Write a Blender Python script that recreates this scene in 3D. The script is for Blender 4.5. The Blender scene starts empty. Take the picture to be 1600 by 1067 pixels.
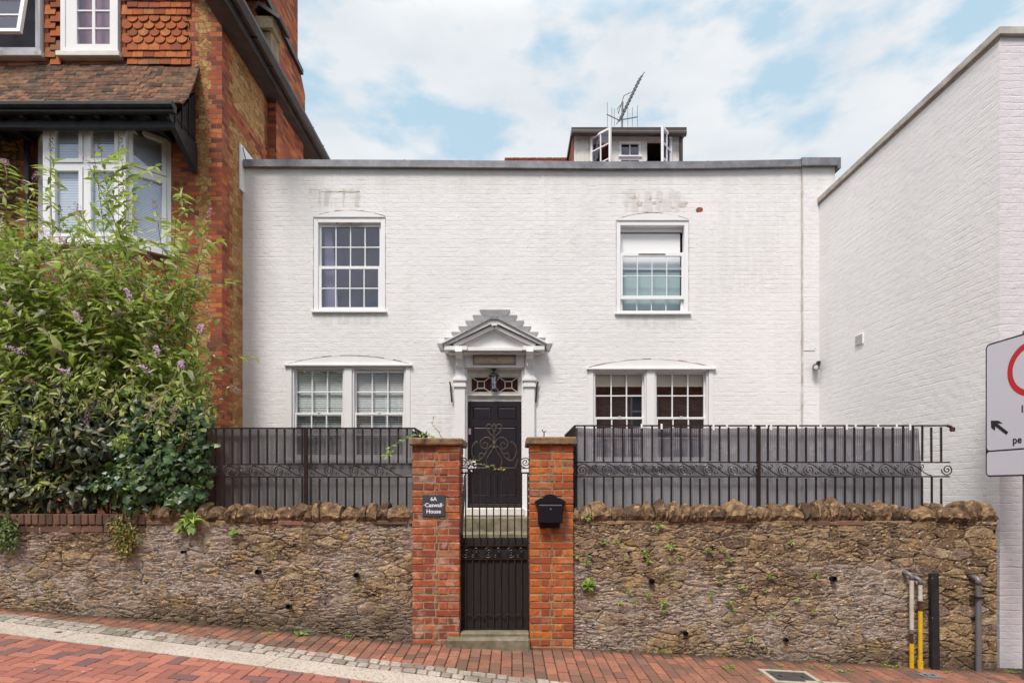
import bpy, math, random
import numpy as np
from mathutils import Vector, Matrix
random.seed(7)
R = math.radians
# ------------------------------------------------------------------ camera, sky, sun, exposure
S = bpy.context.scene
F = 870.0            # focal length in photo pixels (photo 1600 px wide)
EYE = 1.6
cam_d = bpy.data.cameras.new("camera"); cam = bpy.data.objects.new("camera", cam_d)
S.collection.objects.link(cam); S.camera = cam
cam.location = (0, 0, EYE); cam.rotation_euler = (R(90), 0, 0)
cam_d.sensor_width = 36; cam_d.lens = 36*F/1600
cam_d.shift_y = 226.5/1600
cam_d.clip_start = 0.05; cam_d.clip_end = 3000
W = bpy.data.worlds.new("World"); S.world = W; W.use_nodes = True
SUN_EL, SUN_AZ = 56, 206     # azimuth clockwise from +Y
def build_world():
    nt = W.node_tree; nt.nodes.clear(); L = nt.links
    def n(t, **k):
        o = nt.nodes.new(t)
        for a, b in k.items(): setattr(o, a, b)
        return o
    sky = n('ShaderNodeTexSky', sky_type='NISHITA', sun_disc=False, sun_elevation=R(SUN_EL), sun_rotation=R(SUN_AZ))
    sky.air_density = 1.0; sky.dust_density = 1.6; sky.ozone_density = 1.6
    tc = n('ShaderNodeTexCoord'); mp = n('ShaderNodeMapping')
    mp.inputs['Scale'].default_value = (1.0, 1.0, 2.2); mp.inputs['Location'].default_value = (9.1, 6.3, 1.7)
    L.new(tc.outputs['Generated'], mp.inputs['Vector'])
    no = n('ShaderNodeTexNoise'); no.inputs['Scale'].default_value = 5.6; no.inputs['Detail'].default_value = 7
    no.inputs['Roughness'].default_value = .52; no.inputs['Distortion'].default_value = 0
    L.new(mp.outputs[0], no.inputs['Vector'])
    rp = n('ShaderNodeValToRGB'); e = rp.color_ramp.elements
    e[0].position = .42; e[0].color = (0, 0, 0, 1); e[1].position = .53; e[1].color = (1, 1, 1, 1)
    L.new(no.outputs[0], rp.inputs[0])
    no2 = n('ShaderNodeTexNoise'); no2.inputs['Scale'].default_value = 7; no2.inputs['Detail'].default_value = 5
    L.new(mp.outputs[0], no2.inputs['Vector'])
    cr = n('ShaderNodeValToRGB'); e = cr.color_ramp.elements
    e[0].position = .3; e[0].color = (4.3, 4.65, 5.0, 1); e[1].position = .65; e[1].color = (5.15, 5.3, 5.45, 1)
    L.new(no2.outputs[0], cr.inputs[0])
    # thin high haze lifts the blue
    hz = n('ShaderNodeMixRGB'); hz.inputs[0].default_value = .92; hz.inputs[2].default_value = (3.15, 4.3, 5.15, 1)
    L.new(sky.outputs[0], hz.inputs[1])
    mx = n('ShaderNodeMixRGB'); L.new(rp.outputs[0], mx.inputs[0]); L.new(hz.outputs[0], mx.inputs[1]); L.new(cr.outputs[0], mx.inputs[2])
    sp = n('ShaderNodeSeparateXYZ'); L.new(tc.outputs['Generated'], sp.inputs[0])        # brighter cover added overhead, out of view, to light the walls
    oc = n('ShaderNodeValToRGB'); e = oc.color_ramp.elements; e[0].position = .64; e[0].color = (0, 0, 0, 1); e[1].position = .82; e[1].color = (1, 1, 1, 1); L.new(sp.outputs[2], oc.inputs[0])
    m2 = n('ShaderNodeMixRGB'); m2.inputs[2].default_value = (12.5, 11.7, 10.9, 1); L.new(oc.outputs[0], m2.inputs[0]); L.new(mx.outputs[0], m2.inputs[1]); mx = m2
    bg = n('ShaderNodeBackground'); bg.inputs[1].default_value = .085
    L.new(mx.outputs[0], bg.inputs[0])
    out = n('ShaderNodeOutputWorld'); L.new(bg.outputs[0], out.inputs[0])
build_world()
sd = bpy.data.lights.new("sun", 'SUN'); sun = bpy.data.objects.new("sun", sd); S.collection.objects.link(sun)
sd.energy = 1.75; sd.angle = R(16); sd.color = (1.0, .94, .87)
d = Vector((math.sin(R(SUN_AZ))*math.cos(R(SUN_EL)), math.cos(R(SUN_AZ))*math.cos(R(SUN_EL)), math.sin(R(SUN_EL))))
sun.rotation_euler = d.to_track_quat('Z', 'Y').to_euler()
S.view_settings.view_transform = 'Standard'; S.view_settings.look = 'None'
S.view_settings.gamma = 1; S.view_settings.exposure = 1.0

# ------------------------------------------------------------------ helpers
def P(px, py, Y): return ((px-800)*Y/F, Y, EYE-(py-760)*Y/F)
def PX(px, Y): return (px-800)*Y/F
def PZ(py, Y): return EYE-(py-760)*Y/F
class MB:
    def __init__(s): s.v = []; s.f = []; s.smooth = False
    def quad(s, a, b, c, d):
        n = len(s.v); s.v += [a, b, c, d]; s.f.append((n, n+1, n+2, n+3)); return s
    def poly(s, pts):
        n = len(s.v); s.v += list(pts); s.f.append(tuple(range(n, n+len(pts)))); return s
    def hexa(s, p):       # 8 points: bottom 4 ccw, top 4 ccw
        n = len(s.v); s.v += list(p)
        for f in ((3,2,1,0),(4,5,6,7),(0,1,5,4),(1,2,6,5),(2,3,7,6),(3,0,4,7)): s.f.append(tuple(n+i for i in f))
        return s
    def box(s, x0, x1, y0, y1, z0, z1):
        if x0 > x1: x0, x1 = x1, x0
        if y0 > y1: y0, y1 = y1, y0
        if z0 > z1: z0, z1 = z1, z0
        return s.hexa([(x0,y0,z0),(x1,y0,z0),(x1,y1,z0),(x0,y1,z0),(x0,y0,z1),(x1,y0,z1),(x1,y1,z1),(x0,y1,z1)])
    def cbox(s, x0, x1, y0, y1, z0, z1, c=.004, j=0.0, zf=None):   # chamfered box
        lo = (x0, y0, z0); hi = (x1, y1, z1); n = len(s.v); idx = {}
        jit = {}
        for sx in (0,1):
            for sy in (0,1):
                for sz in (0,1):
                    q = tuple(random.uniform(-j, j) for _ in range(3)); 
                    for ax in range(3):
                        p = []
                        for k, sg in enumerate((sx, sy, sz)):
                            e = (hi if sg else lo)[k]
                            if k != ax: e += (-c if sg else c)
                            p.append(e+q[k])
                        if zf: p[2] += zf(p[0])
                        idx[(sx,sy,sz,ax)] = len(s.v); s.v.append(tuple(p))
        def F_(*k): s.f.append(tuple(idx[i] for i in k))
        F_((0,0,0,0),(0,0,1,0),(0,1,1,0),(0,1,0,0)); F_((1,0,0,0),(1,1,0,0),(1,1,1,0),(1,0,1,0))
        F_((0,0,0,1),(1,0,0,1),(1,0,1,1),(0,0,1,1)); F_((0,1,0,1),(0,1,1,1),(1,1,1,1),(1,1,0,1))
        F_((0,0,0,2),(0,1,0,2),(1,1,0,2),(1,0,0,2)); F_((0,0,1,2),(1,0,1,2),(1,1,1,2),(0,1,1,2))
        for a in (0,1):
            for b in (0,1):
                for (u, v, w) in ((0,1,2),(1,2,0),(0,2,1)):
                    def K(t, ax):
                        k = [0,0,0]; k[u] = a; k[v] = b; k[w] = t; return (*k, ax)
                    F_(K(0,u), K(1,u), K(1,v), K(0,v))
        for sx in (0,1):
            for sy in (0,1):
                for sz in (0,1): F_((sx,sy,sz,0),(sx,sy,sz,1),(sx,sy,sz,2))
        return s
    def tube(s, pts, r, n=6, cap=True, r2=None):
        pts = [Vector(p) for p in pts]; m = len(pts)
        if m < 2: return s
        up = Vector((0,0,1)); t0 = (pts[1]-pts[0]).normalized()
        if abs(t0.dot(up)) > .95: up = Vector((0,1,0))
        a = t0.cross(up).normalized(); base = len(s.v)
        for i, p in enumerate(pts):
            t = (pts[min(i+1,m-1)]-pts[max(i-1,0)])
            if t.length < 1e-9: t = t0
            t.normalize(); a = (a-t*a.dot(t))
            if a.length < 1e-6: a = t.orthogonal()
            a.normalize(); b = t.cross(a)
            rr = r if r2 is None else r+(r2-r)*i/(m-1)
            for k in range(n):
                w = 2*math.pi*k/n + math.pi/n
                s.v.append(tuple(p+a*rr*math.cos(w)+b*rr*math.sin(w)))
        for i in range(m-1):
            for k in range(n):
                q = base+i*n; s.f.append((q+k, q+(k+1)%n, q+n+(k+1)%n, q+n+k))
        if cap:
            s.f.append(tuple(base+k for k in range(n))[::-1]); s.f.append(tuple(base+(m-1)*n+k for k in range(n)))
        return s
    def prism_y(s, poly, y0, y1):   # poly in xz, extruded along y
        n = len(s.v); m = len(poly)
        s.v += [(x, y0, z) for x, z in poly] + [(x, y1, z) for x, z in poly]
        s.f.append(tuple(range(n, n+m))); s.f.append(tuple(range(n+2*m-1, n+m-1, -1)))
        for i in range(m): j = (i+1) % m; s.f.append((n+i, n+m+i, n+m+j, n+j))
        return s
    def prism_x(s, poly, x0, x1):   # poly in yz
        n = len(s.v); m = len(poly)
        s.v += [(x0, y, z) for y, z in poly] + [(x1, y, z) for y, z in poly]
        s.f.append(tuple(range(n, n+m))); s.f.append(tuple(range(n+2*m-1, n+m-1, -1)))
        for i in range(m): j = (i+1) % m; s.f.append((n+i, n+m+i, n+m+j, n+j))
        return s
    def lathe(s, prof, cx, cy, n=16, cz=0):    # prof (r,z)
        b = len(s.v); m = len(prof)
        for r, z in prof:
            for k in range(n):
                w = 2*math.pi*k/n; s.v.append((cx+r*math.cos(w), cy+r*math.sin(w), cz+z))
        for i in range(m-1):
            for k in range(n): s.f.append((b+i*n+k, b+i*n+(k+1)%n, b+(i+1)*n+(k+1)%n, b+(i+1)*n+k))
        s.f.append(tuple(b+k for k in range(n))[::-1]); s.f.append(tuple(b+(m-1)*n+k for k in range(n)))
        return s
    def frame_rect(s, x0, x1, z0, z1, w, y0, y1):   # hollow rectangle
        s.box(x0, x0+w, y0, y1, z0, z1); s.box(x1-w, x1, y0, y1, z0, z1)
        s.box(x0+w, x1-w, y0, y1, z0, z0+w); s.box(x0+w, x1-w, y0, y1, z1-w, z1); return s
    def xf(s, M, start=0):
        for i in range(start, len(s.v)): s.v[i] = tuple(M @ Vector(s.v[i]))
        return s
def origin(o):
    v = Vector((0,0,0))
    while o is not None: v += o.location; o = o.parent
    return v
def tag(o, label=None, cat=None, group=None, kind=None):
    if label: o['label'] = label
    if cat: o['category'] = cat
    if group: o['group'] = group
    if kind: o['kind'] = kind
    return o
def link(me, name, mat, parent, label, smooth=False):
    o = bpy.data.objects.new(name, me); S.collection.objects.link(o)
    if mat: me.materials.append(mat)
    if smooth: me.polygons.foreach_set('use_smooth', [True]*len(me.polygons))
    if parent is not None: o.parent = parent
    if label: o['label'] = label
    return o
def part(name, mb, mat, parent=None, label=None, smooth=False, org=None, recalc=True):
    """one mesh object; vertices are given in world space and stored relative to the thing's origin"""
    me = bpy.data.meshes.new(name)
    of = origin(parent) if parent is not None else Vector(org or (0,0,0))
    V = [(v[0]-of.x, v[1]-of.y, v[2]-of.z) for v in mb.v]
    me.from_pydata(V, [], mb.f); me.update()
    if recalc:
        import bmesh
        bm = bmesh.new(); bm.from_mesh(me); bmesh.ops.recalc_face_normals(bm, faces=bm.faces); bm.to_mesh(me); bm.free()
    o = link(me, name, mat, parent, label, smooth)
    if parent is None: o.location = of
    return o
def thing(name, label, cat, loc=(0,0,0), group=None):
    o = bpy.data.objects.new(name, None); S.collection.objects.link(o); o.location = loc
    o.empty_display_size = .1
    return tag(o, label, cat, group)
def copy_tree(o, parent=None):
    c = o.copy(); S.collection.objects.link(c); c.parent = parent
    for ch in [x for x in S.objects if x.parent == o]: copy_tree(ch, c)
    return c
def text_mesh(txt, size, ext=.001, align='CENTER'):
    cu = bpy.data.curves.new('t', 'FONT'); cu.body = txt; cu.size = size; cu.extrude = ext; cu.align_x = align; cu.align_y = 'CENTER'
    cu.resolution_u = 3; cu.offset = size*.018
    ob = bpy.data.objects.new('t', cu); S.collection.objects.link(ob)
    dg = bpy.context.evaluated_depsgraph_get(); me = bpy.data.meshes.new_from_object(ob.evaluated_get(dg))
    vs = [tuple(v.co) for v in me.vertices]; fs = [tuple(p.vertices) for p in me.polygons]
    bpy.data.objects.remove(ob); bpy.data.curves.remove(cu); bpy.data.meshes.remove(me)
    return vs, fs
def add_text(mb, txt, size, M, ext=.001, align='CENTER', sx=1.0):
    vs, fs = text_mesh(txt, size, ext, align); b = len(mb.v)
    mb.v += [tuple(M @ Vector((v[0]*sx, v[1], v[2]))) for v in vs]; mb.f += [tuple(i+b for i in f) for f in fs]

# ------------------------------------------------------------------ material helpers
class Mat:
    def __init__(s, name):
        s.m = bpy.data.materials.new(name); s.m.use_nodes = True; s.nt = s.m.node_tree; s.nt.nodes.clear()
        s.out = s.nt.nodes.new('ShaderNodeOutputMaterial'); s.b = s.nt.nodes.new('ShaderNodeBsdfPrincipled')
        s.nt.links.new(s.b.outputs[0], s.out.inputs[0]); s._tc = None
    def put(s, sock, v):
        if v is None: return
        if isinstance(v, bpy.types.NodeSocket): s.nt.links.new(v, sock)
        elif isinstance(v, (tuple, list)) and sock.type == 'RGBA' and len(v) == 3: sock.default_value = (*v, 1)
        else: sock.default_value = v
    def n(s, t, ins=None, **k):
        o = s.nt.nodes.new(t)
        for a, b in k.items(): setattr(o, a, b)
        for a, b in (ins or {}).items(): s.put(o.inputs[a], b)
        return o
    @property
    def obj(s):
        if not s._tc: s._tc = s.n('ShaderNodeTexCoord')
        return s._tc.outputs['Object']
    def mapv(s, v, scale=(1,1,1), loc=(0,0,0), rot=(0,0,0)):
        return s.n('ShaderNodeMapping', {'Vector': v, 'Scale': scale, 'Location': loc, 'Rotation': rot}).outputs[0]
    def noise(s, v, scale, detail=4, rough=.55, dist=0, col=False):
        o = s.n('ShaderNodeTexNoise', {'Vector': v, 'Scale': scale, 'Detail': detail, 'Roughness': rough, 'Distortion': dist})
        return o.outputs[1 if col else 0]
    def vor(s, v, scale, feat='F1', rnd=1.0, out='Distance'):
        return s.n('ShaderNodeTexVoronoi', {'Vector': v, 'Scale': scale, 'Randomness': rnd}, feature=feat).outputs[out]
    def ramp(s, f, stops, interp='LINEAR'):
        o = s.n('ShaderNodeValToRGB', {0: f}); cr = o.color_ramp; cr.interpolation = interp
        while len(cr.elements) < len(stops): cr.elements.new(.5)
        for e, (p, c) in zip(cr.elements, stops):
            e.position = p; e.color = (*c, 1) if isinstance(c, (tuple, list)) else (c, c, c, 1)
        return o.outputs[0]
    def mix(s, f, a, b, mode='MIX'):
        o = s.n('ShaderNodeMixRGB', {0: f, 1: a, 2: b}, blend_type=mode); return o.outputs[0]
    def math(s, op, a, b=None, c=None, clamp=False):
        o = s.n('ShaderNodeMath', {0: a}, operation=op, use_clamp=clamp)
        if b is not None: s.put(o.inputs[1], b)
        if c is not None: s.put(o.inputs[2], c)
        return o.outputs[0]
    def vadd(s, a, b, op='ADD'):
        o = s.n('ShaderNodeVectorMath', {0: a, 1: b}, operation=op); return o.outputs[0]
    def vscale(s, a, k): return s.n('ShaderNodeVectorMath', {0: a, 'Scale': k}, operation='SCALE').outputs[0]
    def sep(s, v): return s.n('ShaderNodeSeparateXYZ', {0: v}).outputs
    def comb(s, x, y, z=0.0): return s.n('ShaderNodeCombineXYZ', {0: x, 1: y, 2: z}).outputs[0]
    def bump(s, h, strength=.5, dist=.01, nrm=None):
        return s.n('ShaderNodeBump', {'Height': h, 'Strength': strength, 'Distance': dist, 'Normal': nrm}).outputs[0]
    def island(s): return s.n('ShaderNodeNewGeometry').outputs['Random Per Island']
    def fin(s, col=None, rough=.7, nrm=None, metal=0, spec=.3, **k):
        s.put(s.b.inputs['Base Color'], col); s.put(s.b.inputs['Roughness'], rough); s.put(s.b.inputs['Normal'], nrm)
        s.put(s.b.inputs['Metallic'], metal); s.put(s.b.inputs['Specular IOR Level'], spec)
        for a, b in k.items(): s.put(s.b.inputs[a.replace('_', ' ')], b)
        return s.m
def planar(m, axis='X'):
    x, y, z = m.sep(m.obj); return m.comb(x if axis == 'X' else y, z, 0.0), x, y, z
def white_brick(name, axis='X', base=(.775, .763, .772), crack=.75, bmp=1.0, stain=0.0, patches=()):
    m = Mat(name); v, x, y, z = planar(m, axis)
    dv = m.vscale(m.vadd(m.noise(v, 7, 3, .6, col=True), (-.5, -.5, -.5)), .034)
    v2 = m.vadd(v, dv)
    br = m.n('ShaderNodeTexBrick', {'Vector': v2, 'Color1': (1,1,1), 'Color2': (.6,.6,.6), 'Mortar': (0,0,0), 'Scale': 1.0, 'Mortar Size': .0075,
        'Mortar Smooth': .6, 'Brick Width': .225, 'Row Height': .075, 'Bias': 0.0})
    fac = br.outputs['Fac']
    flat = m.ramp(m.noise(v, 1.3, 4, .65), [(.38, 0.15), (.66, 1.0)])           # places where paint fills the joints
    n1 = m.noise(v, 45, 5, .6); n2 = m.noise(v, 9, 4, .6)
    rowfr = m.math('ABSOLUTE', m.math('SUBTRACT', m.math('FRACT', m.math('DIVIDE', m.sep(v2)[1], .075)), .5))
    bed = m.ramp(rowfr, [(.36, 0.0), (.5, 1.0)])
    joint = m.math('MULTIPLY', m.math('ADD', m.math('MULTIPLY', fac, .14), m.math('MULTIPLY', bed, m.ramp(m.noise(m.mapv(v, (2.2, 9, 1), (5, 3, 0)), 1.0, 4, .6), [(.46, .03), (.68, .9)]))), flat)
    h = m.math('ADD', m.math('MULTIPLY', joint, -.75), m.math('ADD', m.math('MULTIPLY', n1, .35), m.math('MULTIPLY', n2, 1.5)))
    h = m.math('ADD', h, m.math('MULTIPLY', br.outputs['Color'], .10))
    # open cracks along the bed joints, their inner shadow painted dark
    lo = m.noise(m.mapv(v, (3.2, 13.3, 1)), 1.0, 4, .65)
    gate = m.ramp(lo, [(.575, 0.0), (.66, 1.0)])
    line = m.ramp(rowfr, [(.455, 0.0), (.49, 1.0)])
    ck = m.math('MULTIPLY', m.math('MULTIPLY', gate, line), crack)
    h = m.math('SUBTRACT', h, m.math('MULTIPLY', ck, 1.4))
    big = m.noise(v, .55, 4, .6); streak = m.noise(m.mapv(v, (4, .35, 1)), 1.0, 4, .6)
    col = m.mix(m.ramp(big, [(.3, 0.0), (.7, 1.0)]), tuple(c*.93 for c in base), tuple(min(1, c*1.03) for c in base))
    col = m.mix(m.math('MULTIPLY', m.ramp(streak, [(.5, 0.0), (.72, 1.0)]), .28), col, tuple(c*k for c, k in zip(base, (.86, .845, .82))))
    col = m.mix(m.math('MULTIPLY', joint, .13), col, (.42, .39, .38))  # faint crevice shading mixed into the joint colour
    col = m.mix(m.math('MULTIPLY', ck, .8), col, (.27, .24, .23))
    spk = m.ramp(m.noise(v, 16, 2, .5), [(.735, 0.0), (.76, 1.0)])
    col = m.mix(m.math('MULTIPLY', spk, .5), col, (.42, .37, .33))
    for (cx, cz, hw_, hh_, am) in patches:      # weathered, partly repainted areas
        dx = m.math('DIVIDE', m.math('ABSOLUTE', m.math('SUBTRACT', x, cx)), hw_); dz = m.math('DIVIDE', m.math('ABSOLUTE', m.math('SUBTRACT', z, cz)), hh_)
        dd = m.math('ADD', m.math('MAXIMUM', dx, dz), m.math('MULTIPLY', m.math('SUBTRACT', m.noise(v, 7, 4, .6), .5), .9))
        drip = m.ramp(m.noise(m.mapv(v, (11, 1.2, 1)), 1.0, 3, .6), [(.47, 1.0), (.56, .15)])
        mk = m.math('MULTIPLY', m.math('MULTIPLY', m.ramp(dd, [(.8, 1.0), (1.0, 0.0)]), drip), am)
        col = m.mix(mk, col, (.50, .48, .44))
    top = m.math('MULTIPLY', m.ramp(m.math('ADD', m.math('SUBTRACT', z, 5.45), m.math('MULTIPLY', m.noise(m.mapv(v, (5, .6, 1)), 1.0, 4, .65), 1.1)), [(.55, 0.0), (1.15, 1.0)]), .42 if patches else 0.0)
    col = m.mix(top, col, (.56, .53, .49))
    if stain:
        zz = m.math('ADD', z, m.math('MULTIPLY', m.noise(v, 2.5, 4), .5))
        foot = m.ramp(zz, [(0.0, 1.0), (.35, 0.0)])
        col = m.mix(m.math('MULTIPLY', foot, stain), col, (.34, .35, .26))
    return m.fin(col, .62, m.bump(h, .7*bmp, .009), spec=.25)
def red_brick(name, axis='X', quoin=None, flank=False, dark=0.0):
    m = Mat(name); v, x, y, z = planar(m, axis)
    dv = m.vscale(m.vadd(m.noise(v, 9, 3, .6, col=True), (-.5, -.5, -.5)), .012)
    br = m.n('ShaderNodeTexBrick', {'Vector': m.vadd(v, dv), 'Color1': (0,0,0), 'Color2': (1,1,1), 'Mortar': (.5,.5,.5), 'Scale': 1.0, 'Mortar Size': .007,
        'Mortar Smooth': .15, 'Brick Width': .225 if not flank else .16, 'Row Height': .075, 'Bias': 0.0})
    fac = br.outputs['Fac']; rnd = br.outputs['Color']
    bc = m.ramp(rnd, [(0, (.15, .038, .024)), (.2, (.33, .07, .032)), (.45, (.48, .095, .033)), (.7, (.60, .14, .04)), (1, (.70, .24, .08))])
    n1 = m.noise(v, 30, 5, .65); n0 = m.noise(v, 1.6, 4, .6)
    bc = m.mix(m.ramp(n1, [(.35, .55), (.7, 0.0)]), bc, (.15, .06, .045))
    bc = m.mix(m.math('MULTIPLY', m.ramp(n0, [(.45, 0.0), (.7, 1.0)]), .55), bc, (.16, .065, .055))
    col = m.mix(fac, bc, (.17, .13, .10)); h = m.math('ADD', m.math('MULTIPLY', fac, -1.0), m.math('MULTIPLY', n1, .55))
    if quoin is not None or flank:
        w = m.noise(v, 9, 5, .7, col=True); vs = m.vadd(v, m.vscale(m.vadd(w, (-.5,-.5,-.5)), .13))
        vm = m.mapv(vs, (8.5, 13.5, 1) if not flank else (5.5, 11.0, 1))
        ed = m.vor(vm, 1.0, 'DISTANCE_TO_EDGE', .8); cell = m.n('ShaderNodeTexVoronoi', {'Vector': vm, 'Scale': 1.0, 'Randomness': .8}).outputs['Color']
        sc = m.ramp(m.sep(cell)[0], [(0, (.30, .13, .05)), (.35, (.50, .27, .10)), (.7, (.58, .36, .16)), (1, (.42, .18, .07))])
        sc = m.mix(m.ramp(n1, [(.35, .6), (.65, 0.0)]), sc, (.22, .13, .06))
        mort = m.ramp(ed, [(.01, 1.0), (.09, 0.0)])
        sc = m.mix(m.math('MULTIPLY', mort, .32), sc, (.16, .09, .045)); sh = m.math('ADD', m.math('MULTIPLY', mort, -.6), m.math('MULTIPLY', n1, .9))
        wob = m.math('MULTIPLY', m.math('SUBTRACT', m.noise(v, 6, 2), .5), .10)
        if quoin is not None:
            k = m.math('GREATER_THAN', m.math('FRACT', m.math('DIVIDE', z, .30)), .5)
            half = m.math('ADD', m.math('MULTIPLY', k, .055), .065)
            dist = m.math('ABSOLUTE', m.math('ADD', m.math('SUBTRACT', x, quoin), wob))
            mask = m.math('LESS_THAN', dist, half)
        else:
            k = m.math('GREATER_THAN', m.math('FRACT', m.math('DIVIDE', z, .30)), .5)
            edge = m.math('ADD', m.math('MULTIPLY', k, .11), .22)
            a = m.math('GREATER_THAN', m.math('ADD', y, wob), edge)
            bd = m.math('GREATER_THAN', m.math('ABSOLUTE', m.math('SUBTRACT', z, 6.62)), .15)
            c2 = m.math('LESS_THAN', m.math('ADD', y, wob), 1.48)
            mask = m.math('MULTIPLY', m.math('MULTIPLY', a, bd), c2)
        col = m.mix(mask, col, sc); h = m.math('ADD', m.math('MULTIPLY', h, m.math('SUBTRACT', 1.0, mask)), m.math('MULTIPLY', sh, mask))
    if dark:
        col = m.mix(dark, col, (.05, .03, .03))
    return m.fin(col, .85, m.bump(h, 1.0, .012), spec=.15)
def rubble(name, clear_end=False, displace=.029):
    """rubble laid in smeared mortar: long stones over small laminated chips; real displacement on a dense grid"""
    m = Mat(name); v, x, y, z = planar(m, 'X')
    w = m.vadd(m.noise(v, 2.6, 3, .6, col=True), (-.5,-.5,-.5)); w2 = m.vadd(m.noise(v, 17, 4, .65, col=True), (-.5,-.5,-.5))
    vs = m.vadd(m.vadd(v, m.vscale(w, .10)), m.vscale(w2, .026))
    def cells(sc, loc, rnd):
        q = m.mapv(vs, sc, loc); return m.vor(q, 1.0, 'DISTANCE_TO_EDGE', rnd), m.n('ShaderNodeTexVoronoi', {'Vector': q, 'Scale': 1.0, 'Randomness': rnd}).outputs['Color']
    ea, ca = cells((3.7, 10.5, 1), (0, 0, 0), .9); eb, cb = cells((8.0, 27.0, 1), (3.3, 1.7, 0), 1.0)
    chips = m.ramp(m.noise(m.mapv(v, (1, 1.6, 1)), 2.3, 3, .6), [(.45, 0.0), (.52, 1.0)])
    smear = m.ramp(m.noise(m.mapv(v, (.8, 1.4, 1), (8.1, 2.2, 0)), 1.3, 4, .65), [(.40, 0.0), (.58, 1.0)])
    smear = m.math('MULTIPLY', smear, m.ramp(z, [(.0, .8), (.95, 1.0), (1.15, .2)]))
    if clear_end:
        ce = m.ramp(m.math('ADD', x, m.math('MULTIPLY', m.noise(v, 3, 3), .5)), [(.25, 1.0), (.42, 0.0)]) if 0 else m.math('SUBTRACT', 1.0, m.ramp(m.math('DIVIDE', m.math('ADD', x, m.math('MULTIPLY', m.noise(v, 3, 3), .6)), 3.0), [(.50, 0.0), (.62, 1.0)]))
        chips = m.math('MULTIPLY', chips, ce); smear = m.math('MULTIPLY', smear, ce)
    e = m.mix(chips, ea, m.math('MULTIPLY', eb, .8)); c = m.mix(chips, ca, cb); cs = m.sep(c)
    n1 = m.noise(v, 42, 6, .72); n2 = m.noise(v, 11, 5, .7); nf = m.noise(v, 120, 4, .7)
    lam = m.noise(m.mapv(vs, (7, 34, 1)), 1.0, 5, .7)                           # horizontal lamination
    es = m.math('ADD', e, m.math('MULTIPLY', m.math('SUBTRACT', n2, .5), .22))
    stone = m.math('MAXIMUM', m.math('SMOOTH_MIN', m.math('DIVIDE', es, m.math('ADD', .07, m.math('MULTIPLY', smear, .22))), 1.0, .25), 0.0)
    sc = m.ramp(cs[0], [(0, (.12, .08, .06)), (.2, (.25, .155, .09)), (.4, (.36, .235, .135)), (.6, (.47, .33, .20)), (.75, (.27, .175, .13)), (.9, (.38, .28, .21)), (1, (.60, .45, .28))])
    sc = m.mix(m.ramp(n2, [(.36, .6), (.58, 0.0)]), sc, (.11, .07, .05)); sc = m.mix(m.ramp(lam, [(.34, .65), (.5, 0.0)]), sc, (.09, .058, .042))
    sc = m.mix(m.ramp(m.noise(v, 21, 5, .7), [(.55, 0.0), (.70, .7)]), sc, (.52, .42, .30))
    grey = m.mix(m.ramp(m.noise(v, 17, 5, .75), [(.3, 0.0), (.7, 1.0)]), (.19, .15, .135), (.60, .51, .46))
    sc = m.mix(m.math('MULTIPLY', smear, .5), sc, (.34, .27, .245))
    mc = m.mix(smear, m.mix(m.ramp(m.noise(v, 9, 4), [(.4, 0.0), (.6, 1.0)]), (.12, .085, .06), (.42, .31, .18)), grey)
    col = m.mix(m.ramp(stone, [(.28, 1.0), (.62, 0.0)]), sc, mc)
    gapn = m.ramp(m.noise(v, 4.3, 4, .7), [(.44, 0.0), (.56, 1.0)])
    gap = m.math('MULTIPLY', m.ramp(e, [(.004, 1.0), (.035, 0.0)]), gapn)
    sl = m.noise(m.mapv(vs, (5.5, 30, 1), (2, 7, 0)), 1.0, 3, .6)
    slit = m.math('MULTIPLY', m.ramp(m.math('ABSOLUTE', m.math('SUBTRACT', sl, .5)), [(.004, 1.0), (.022, 0.0)]), m.ramp(m.noise(v, 5.1, 3, .6), [(.47, 0.0), (.57, 1.0)]))  # slits whose shadow is painted in as dark lines
    dk = m.math('MAXIMUM', gap, m.math('MULTIPLY', slit, .8))
    col = m.mix(m.math('MULTIPLY', dk, .68), col, (.028, .02, .016))
    al = m.ramp(m.noise(v, 1.9, 5, .72), [(.54, 0.0), (.68, .8)])
    col = m.mix(m.math('MULTIPLY', al, m.ramp(z, [(.0, 1.0), (.8, .55), (1.3, .15)])), col, (.30, .24, .075))
    col = m.mix(m.ramp(m.noise(v, 27, 4, .65), [(.60, 0.0), (.66, .85)]), col, (.68, .60, .49))
    col = m.mix(m.ramp(m.noise(v, 5.5, 5, .7), [(.57, 0.0), (.66, .55)]), col, (.50, .32, .12))
    col = m.mix(m.ramp(m.noise(m.mapv(v, (1,1,1), (4,9,0)), 1.4, 5, .65), [(.54, 0.0), (.74, .5)]), col, (.10, .065, .048))
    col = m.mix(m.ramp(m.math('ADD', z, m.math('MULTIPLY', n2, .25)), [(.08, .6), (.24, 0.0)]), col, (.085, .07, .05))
    hh = m.math('ADD', m.math('MULTIPLY', stone, .50), m.math('ADD', m.math('MULTIPLY', n2, .55), m.math('MULTIPLY', n1, .32)))
    hh = m.math('SUBTRACT', hh, m.math('MULTIPLY', dk, .55)); hh = m.math('ADD', hh, m.math('MULTIPLY', m.noise(v, 3.1, 3), .55))
    hh = m.math('ADD', hh, m.math('ADD', m.math('MULTIPLY', cs[1], .25), m.math('MULTIPLY', lam, .35)))
    dn = m.n('ShaderNodeDisplacement', {'Height': hh, 'Midlevel': 1.1, 'Scale': displace})
    m.nt.links.new(dn.outputs[0], m.out.inputs['Displacement']); m.m.displacement_method = 'BOTH'
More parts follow.
